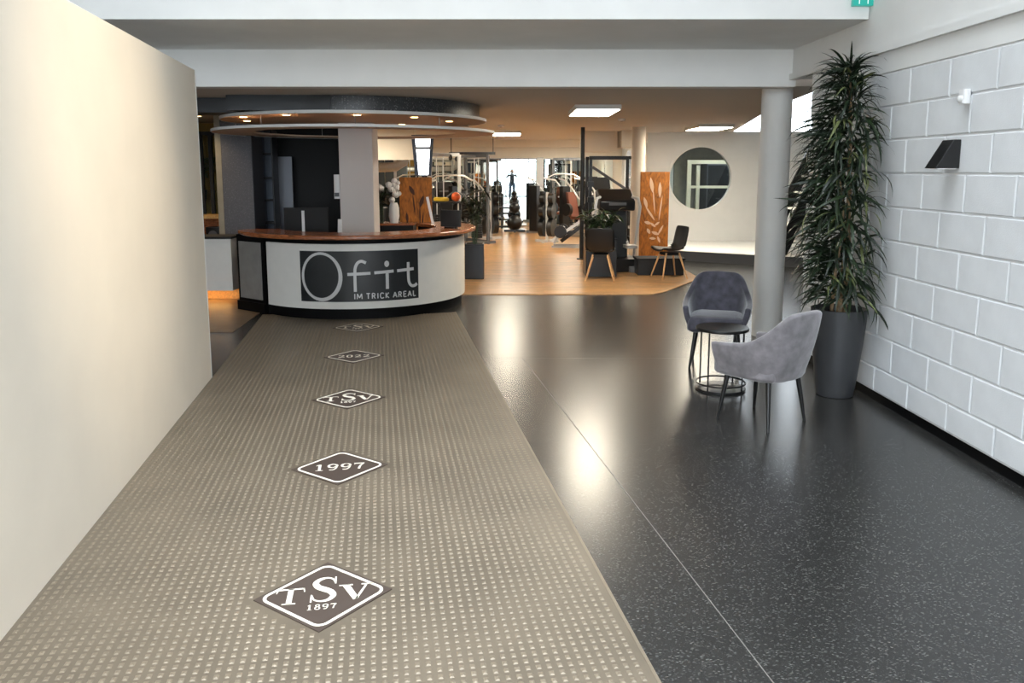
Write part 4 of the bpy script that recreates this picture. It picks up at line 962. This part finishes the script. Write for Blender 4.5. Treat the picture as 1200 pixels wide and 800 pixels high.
fs_ = place('yellow_step', 'yellow exercise disc hung on the silver cable machine', 'exercise disc', (gy(517, 233, 15.8).x, 15.8, gy(517, 236, 15.8).z)); mb = MB().lathe([(.12, 0), (.15, .02), (.15, .06), (.12, .08)], 24); mb.build('disc', M_yellow, fs_); MB().lathe([(.05, .078), (.05, .09)], 16).build('hub', M_black, fs_)
ss = thing('disc_stand', 'slim black stand carrying the yellow disc and orange ball', 'stand', (gy(521, 233, 15.8).x, 15.8, GZ)); MB().box(-.3, .34, -.2, .2, fs_.location.z - GZ - .03, fs_.location.z - GZ).build('shelf', M_blackm, ss)
for x in (-.28, .3): MB().box(x - .02, x + .02, -.02, .02, 0, fs_.location.z - GZ - .03).build('post', M_blackm, ss)
ob = place('exercise_ball', 'orange exercise ball beside the yellow disc', 'ball', (gy(527, 226, 15.8).x + .12, 15.8, fs_.location.z)); MB().sphere((0, 0, .09), .09).build('ball_skin', M_orange, ob); MB().lathe([(.010, .178), (.010, .184)], 10).build('valve', M_black, ob)
# ball tower in the aisle
tw = thing('ball_stand', 'slim stand with crossed foot in front of the mirror aisle', 'stand', at(603, 272))
MB().bar((-.3, 0, .03), (.3, 0, .03), .06).build('foot', M_black, tw); MB().bar((0, -.25, .03), (0, .25, .03), .06).build('foot', M_black, tw)
MB().cyl((0, .235, .03), (0, .235, .95), .02, n=10).build('post', M_black, tw); 
for z in (.08, .55, .85): mb = MB(); mb.tube([(.12 * math.cos(a), .12 * math.sin(a), z) for a in [2 * PI * k / 16 for k in range(16)]], .01, 6, True); mb.build('holder_ring', M_black, tw)
q = at(603, 272)
for z, r, lb_ in ((.05, .21, 'large black medicine ball at the bottom of the stand'), (.53, .15, 'medium black medicine ball in the middle of the stand'), (.86, .09, 'small black medicine ball on top of the stand')):
    b_ = thing('medicine_ball', lb_, 'ball', (q[0], q[1], q[2] + z)); MB().sphere((0, 0, r), r).build('ball_skin', M_black, b_); mb = MB(); mb.tube([(r * 1.002 * math.cos(a), 0, r + r * 1.002 * math.sin(a)) for a in [2 * PI * k / 24 for k in range(24)]], .006, 5, True); mb.build('seam_line', M_grey, b_)
lr = thing('low_rail', 'low black bench rails left of the ball stand', 'rail', (at(584, 268)[0], 23.3, GZ))
for z in (.12, .5): MB().bar((-.4, 0, z), (.42, 0, z), .05).build('rail', M_black, lr)
for x in (-.38, .4): MB().bar((x, 0, 0), (x, 0, .55), .05).build('post', M_black, lr)
# silver gym pillar + right cluster
sp_ = thing('gym_pillar', 'slim silver post in front of the mirror', 'post', (gz(632, 266).x, 24.6, GZ)); MB().box(-.1, .1, -.08, .08, 0, 2.1).build('shaft', M_steelm, sp_); MB().box(-.14, .14, -.12, .12, 0, .03).build('foot_plate', M_steelm, sp_)
cable_machine('cable machine beside the slim silver post', (1.6, 24.0, GZ), -.3, M_grey, M_brownu)
press_machine('press machine with brown pads near the right mirrors', (1.75, 21.4, GZ), .7, M_brownu)
press_machine('press machine with black pads in front of the right mirrors', (.98, 22.8, GZ), 2.4, M_black)
treadmill('treadmill with silver rails near the arched windows', (2.6, 22.6, GZ), .2)
# leg press (reclined)
lp_ = thing('leg_press', 'reclined leg press with slanted silver rails', 'gym machine', at(676, 290), -.15)
for sx in (-.2, .2):
    MB().bar((-.55, sx, .15), (.75, sx, 1.05), .06).build('rail', M_steel, lp_); MB().bar((-.55, sx, .02), (.8, sx, .03), .05).build('base_rail', M_steelm, lp_)
MB().bar((.75, -.2, .03), (.75, -.2, 1.1), .06).build('rear_post', M_black, lp_); MB().bar((.75, .2, .03), (.75, .2, 1.1), .06).build('rear_post', M_black, lp_)
mb = MB(); mb.M = Matrix.Rotation(-.65, 4, 'Y'); mb.rbox(-.2, .35, -.17, .17, .28, .36, .04); mb.build('backrest', M_black, lp_)
MB().rbox(-.45, -.1, -.17, .17, .3, .38, .04).build('seat', M_black, lp_); mb = MB(); mb.M = Matrix.Translation((-.5, 0, .1)) @ Matrix.Rotation(.5, 4, 'Y'); mb.box(-.02, .02, -.25, .25, 0, .4); mb.build('foot_plate', M_steelm, lp_)
for sx in (-1, 1): MB().cyl((-.35, sx * .27, .36), (-.35, sx * .33, .36), .14, n=18).build('weight_disc', M_black, lp_)
# power rack
rk = thing('power_rack', 'tall black power rack with slanted bar behind the stepper', 'gym rack', (1.83, 16.2, GZ))
for x in (-.30, .52):
    for y_ in (-.25, .5): MB().bar((x, y_, 0), (x, y_, 1.96), .06).build('upright', M_black, rk); 
for y_ in (-.25, .5): MB().bar((-.33, y_, 1.96), (.55, y_, 1.96), .06).build('top_beam', M_black, rk); MB().bar((-.33, y_, .04), (.55, y_, .04), .06).build('base_beam', M_black, rk)
MB().bar((-.27, -.3, 1.78), (.50, -.3, 1.28), .05).build('slanted_bar', M_grey, rk); MB().bar((-.30, -.25, .04), (-.3, .5, .04), .06).build('side_beam', M_black, rk)
for z in (1.1, 1.4): MB().box(-.36, -.24, -.36, -.27, z, z + .1).build('hook', M_black, rk)
pp = thing('ceiling_pole', 'thin black pole from gym floor to ceiling', 'pole', (gy(683, 200, 16.0).x - .03, 15.75, GZ)); MB().lathe([(.04, 0), (.04, CEIL - GZ)], 16).build('pole_shaft', M_black, pp); MB().lathe([(.09, 0), (.09, .02)], 20).build('foot_plate', M_black, pp)
# stepper / cross trainer in the front
q = at(728, 322)
sm = thing('stepper_machine', 'black and silver stepper machine beside the plant box', 'gym machine', (q[0] - .05, q[1] + .62, GZ), .1)
MB().rbox(-.33, .36, -.35, .45, .0, .22, .05).build('base', M_black, sm)
mb = MB(); mb.prismx([(-.02, .2), (.4, .2), (.36, 1.05), (.1, 1.1)], -.22, .24); mb.build('tower', M_sign, sm, bevel=.03)
mb = MB(); mb.prismx([(-.08, 1.02), (.3, 1.08), (.36, 1.36), (.22, 1.40), (-.1, 1.2)], -.28, .34); mb.build('console', M_black, sm, bevel=.03)
MB().box(-.12, .18, -.1, -.085, 1.12, 1.17).build('display', M_grey, sm)
for sx, x in ((-1, -.34), (1, .38)):
    mb = MB(); mb.tube([(x * .78, -.02, 1.26), (x, -.12, 1.24), (x * 1.08, -.14, 1.1), (x * 1.02, -.1, .8), (x * .95, -.02, .4), (x * .9, 0, .15)], .026, 10); mb.build('handrail', M_steel, sm)
    MB().rbox(x * .62 - .1, x * .62 + .1, -.36, -.05, .26 if sx < 0 else .4, .31 if sx < 0 else .45, .03).build('pedal', M_steelm, sm)
    MB().bar((x * .62, -.06, .3 if sx < 0 else .43), (x * .62, .3, .6), .04).build('pedal_arm', M_steel, sm)
MB().rbox(.18, .5, -.42, -.3, 0.0, .1, .03).build('front_foot', M_grey, sm)
for k, (x, y_, r) in enumerate([(-2.15, 15.1, 2.2), (-1.95, 22.9, .4), (-3.2, 19.9, 1.2), (2.7, 18.9, -1.3)]):
    dup(sm, (x, y_, GZ), r, ['black stepper machine just behind the reception ring', 'black stepper machine in front of the left mirrors', 'black stepper machine beside the treadmill', 'black stepper machine below the arched windows'][k])
def bike(label, loc, rz):
    t = thing('exercise_bike', label, 'exercise bike', loc, rz, 'cardio machines')
    MB().bar((-.25, -.5, .03), (.25, -.5, .03), .06).build('foot', M_black, t); MB().bar((-.25, .5, .03), (.25, .5, .03), .06).build('foot', M_black, t); MB().bar((0, -.5, .05), (0, .5, .05), .07).build('base_rail', M_steel, t)
    mb = MB().cyl((-.04, .3, .36), (.04, .3, .36), .25, n=24); mb.build('flywheel', M_black, t); MB().bar((0, -.3, .05), (0, -.38, .85), .05).build('seat_post', M_steel, t)
    mb = MB(); mb.prism([(-.12, -.55), (.12, -.55), (.03, -.22), (-.03, -.22)], .85, .92); mb.build('saddle', M_black, t, bevel=.02)
    MB().bar((0, .3, .5), (0, .42, 1.1), .05).build('steerer', M_steel, t); mb = MB(); mb.tube([(-.22, .1, 1.16), (-.22, .35, 1.12), (0, .43, 1.1), (.22, .35, 1.12), (.22, .1, 1.16)], .018, 8); mb.build('handlebar', M_black, t)
    MB().rbox(-.12, .12, .42, .46, 1.1, 1.3, .01).build('console', M_black, t)
    for sx in (-1, 1): MB().bar((sx * .06, 0, .35), (sx * .12, sx * .17, .35), .03).build('crank', M_steel, t); MB().rbox(sx * .12 - .05, sx * .12 + .05, sx * .17 - .04, sx * .17 + .04, .33, .37, .01).build('pedal', M_black, t)
    return t
bike('exercise bike in the corner by the arched window', (2.4, 24.3, GZ), 1.2)
def plate_tree(label, loc, rz):
    t = thing('plate_tree', label, 'weight rack', loc, rz); MB().bar((0, 0, 0), (0, 0, 1.2), .06).build('post', M_steel, t); MB().bar((-.3, 0, .03), (.3, 0, .03), .06).build('foot', M_steel, t); MB().bar((0, -.3, .03), (0, .3, .03), .06).build('foot', M_steel, t)
    for z, r in ((.35, .22), (.75, .18), (1.05, .13)):
        for sx in (-1, 1): MB().cyl((sx * .05, 0, z), (sx * .17, 0, z), r, n=20).build('weight_disc', M_black, t)
    return t
plate_tree('weight plate tree left of the gym aisle', (-.55, 20.5, GZ), .3)
plate_tree('weight plate tree beside the leg press', (.85, 19.6, GZ), -.4)
# flower vase and dark chair behind counter, glowing column
fv = place('flower_vase', 'white vase with white blossoms behind the pillar', 'vase', (-2.0 + .62, 12.15, 0)); q = gy(462, 262, 12.15); fv.location = (q.x, 12.15, .95)
MB().lathe([(.06, 0), (.08, .1), (.07, .25), (.05, .3)], 24).build('vase_body', M_canvas, fv)
rn = random.Random(5)
for k in range(14): a = rn.uniform(0, 2 * PI); r = rn.uniform(.02, .11); z = rn.uniform(.34, .62); MB().sphere((r * math.cos(a), r * math.sin(a), z), rn.uniform(.03, .05), 8, 6).build('blossom', M_canvas, fv)
for k in range(7): a = k * .9; MB().cyl((0, 0, .2), (.1 * math.cos(a), .1 * math.sin(a), .5), .004, n=5).build('stem', M_leaf, fv)
vs_t = thing('sideboard', 'black sideboard carrying the white flower vase', 'sideboard', (q.x + .1, 12.2, 0)); MB().box(-.45, .2, -.2, .2, 0, .92).build('body', M_blackm, vs_t); MB().box(-.47, .22, -.22, .22, .92, .95).build('top', M_cherry, vs_t)
dp = bushy('dark leafy plant on the black sideboard', (q.x - .2, 12.2, .95), (.6), .1, 90, .02, .14, M_leaf, 8)
a = gy(495, 158, 15.5); b = gy(495, 206, 15.5)
gl = thing('light_banner', 'tall tapered glowing white panel in dark blue frame', 'light panel', (a.x, 15.5, 0))
mb = MB(); mb.prismy([(-.21, a.z), (.21, a.z), (.15, b.z), (-.15, b.z)], 0, .08); mb.build('frame', M_blueframe, gl)
mb = MB(); mb.prismy([(-.14, a.z - .02), (.15, a.z - .02), (.10, b.z + .02), (-.08, b.z + .02)], -.006, .002); mb.build('diffuser', M_glow, gl)
MB().box(-.16, .17, -.012, -.004, a.z - .27, a.z - .22).build('cross_bar', M_grey, gl); MB().box(-.03, .03, .02, .06, 0, b.z).build('stand_post', M_blueframe, gl); MB().box(-.2, .2, -.1, .2, 0, .02).build('foot_plate', M_blueframe, gl)
pipe = thing('ventilation_duct', 'pale ventilation duct below the cream bulkhead', 'duct', (-2.9, 16.9, 1.78)); mb = MB(); mb.tube([(-2.5, 0, 0), (0, 0, 0), (.5, 0, .02), (.66, .06, .12), (.7, .1, .3), (.7, .1, .76)], .1, 14); mb.build('duct_pipe', M_steelm, pipe); MB().cyl((-1, 0, 0), (-.96, 0, 0), .11, n=16).build('joint_collar', M_steelm, pipe)
struct('wall_gym_dark', MB().box(-9, -3.6, 21.8, 22.0, 0, CEIL), M_grey, 'dark grey cross wall at the left of the gym', 'wall')
# stair behind the tall plant
sr = thing('steel_stair', 'black steel stair with pale treads behind the tall plant', 'stair', (4.95, 14.75, .2))
for y_ in (0, .9): MB().bar((-.05, y_, .02), (1.55, y_ + .0, 3.6), .05, .22).build('stringer', M_black, sr)
for k in range(11):
    z = .2 + .3 * k; x = -.05 + 1.6 * z / 3.6; MB().box(x, x + .3, .03, .87, z, z + .035).build('tread', M_white, sr)
wp = thing('white_board', 'narrow white board leaning behind the round column', 'board', (5.5, 16.0, .2)); mb = MB(); mb.prismx([(0, 0), (.03, 0), (.33, .98), (.3, .98)], -.04, .04); mb.build('board_face', M_paper, wp)
bushy('green floor plant behind the steel stair', (5.75, 17.1, .2), 1.0, .3, 120, .03, .24, M_leaf2, 9)
# short black rail under the gym ceiling
bl = thing('ceiling_rail', 'short black rail fixed under the gym ceiling', 'rail', (-.95, 19.6, 2.1)); MB().box(-.55, .55, -.04, .04, 0, .06).build('rail_bar', M_black, bl)
for x in (-.5, .5): MB().box(x - .01, x + .01, -.01, .01, .06, CEIL - 2.1).build('hanger', M_black, bl)

# ================================================================== PHOTOGRAPHER (seen in the gym mirror)
pe = thing('person', 'person in dark shirt raising both arms to take the photograph', 'person', (0.0, -.42, 0))
def skin_obj(name, m, verts, edges, radii, root=0, sub=2):
    me = bpy.data.meshes.new(name); me.from_pydata(verts, edges, []); me.materials.append(m); o = bpy.data.objects.new(name, me); C.objects.link(o); o.parent = pe
    o.modifiers.new('skin', 'SKIN').use_smooth_shade = True
    for i, r in enumerate(radii): me.skin_vertices[0].data[i].radius = (r, r) if not isinstance(r, tuple) else r
    for v in me.skin_vertices[0].data: v.use_root = False
    me.skin_vertices[0].data[root].use_root = True
    s_ = o.modifiers.new('sub', 'SUBSURF'); s_.levels = sub; s_.render_levels = sub; return o
V_ = [(0, 0, .98), (0, 0, 1.15), (0, 0, 1.32), (0, 0, 1.46), (0, 0, 1.54), (0, .02, 1.63), (0, .03, 1.74)]
E_ = [(i, i + 1) for i in range(6)]; R_ = [(.16, .11), (.145, .1), (.17, .11), (.13, .09), .055, (.075, .09), (.07, .085)]
for sx in (-1, 1):
    b0 = len(V_); V_ += [(sx * .19, 0, 1.43), (sx * .33, .08, 1.30), (sx * .20, .26, 1.54), (sx * .11, .33, 1.64)]; R_ += [.06, .048, .038, .032]; E_ += [(3, b0), (b0, b0 + 1), (b0 + 1, b0 + 2), (b0 + 2, b0 + 3)]
    b1 = len(V_); V_ += [(sx * .10, 0, .90), (sx * .12, .02, .50), (sx * .13, -.02, .10), (sx * .14, .12, .04)]; R_ += [.095, .065, .045, .04]; E_ += [(0, b1), (b1, b1 + 1), (b1 + 1, b1 + 2), (b1 + 2, b1 + 3)]
body = skin_obj('body', M_cloth, V_, E_, R_)
MB().sphere((0, .035, 1.70), .1, 18, 14, 1.2).build('head', M_skin, pe); MB().sphere((0, .012, 1.735), .106, 18, 12, 1.05).build('hair', M_hair, pe)
for sx in (-1, 1):
    mb = MB(); mb.tube([(sx * .1, .0, .96), (sx * .115, .01, .75), (sx * .12, .02, .5), (sx * .13, -.01, .12)], [.115, .105, .085, .07], 14); mb.build('trouser_leg', M_jeans, pe)
    mb = MB(); mb.sphere((sx * .085, .34, 1.67), .045, 12, 8, 1.3)
    for k in range(4): mb.tube([(sx * .07, .345, 1.66 + .022 * k), (sx * .045, .37, 1.665 + .022 * k), (sx * .03, .355, 1.665 + .022 * k)], .0085, 6)
    mb.tube([(sx * .09, .32, 1.64), (sx * .06, .325, 1.62), (sx * .04, .335, 1.63)], .01, 6); mb.build('hand', M_skin, pe)
    mb = MB(); mb.sphere((sx * .14, .06, .045), .055, 12, 8, .8); mb.sphere((sx * .14, .15, .035), .045, 12, 8, .75); mb.build('shoe', M_black, pe)
ph = thing('phone', 'black phone held up by the person with both hands', 'phone', (0, -.055, 1.64)); MB().rbox(-.075, .075, -.004, .004, 0, .07, .003).build('phone_case', M_black, ph); MB().box(-.07, .07, -.005, -.0042, .004, .066).build('screen', M_sign, ph)
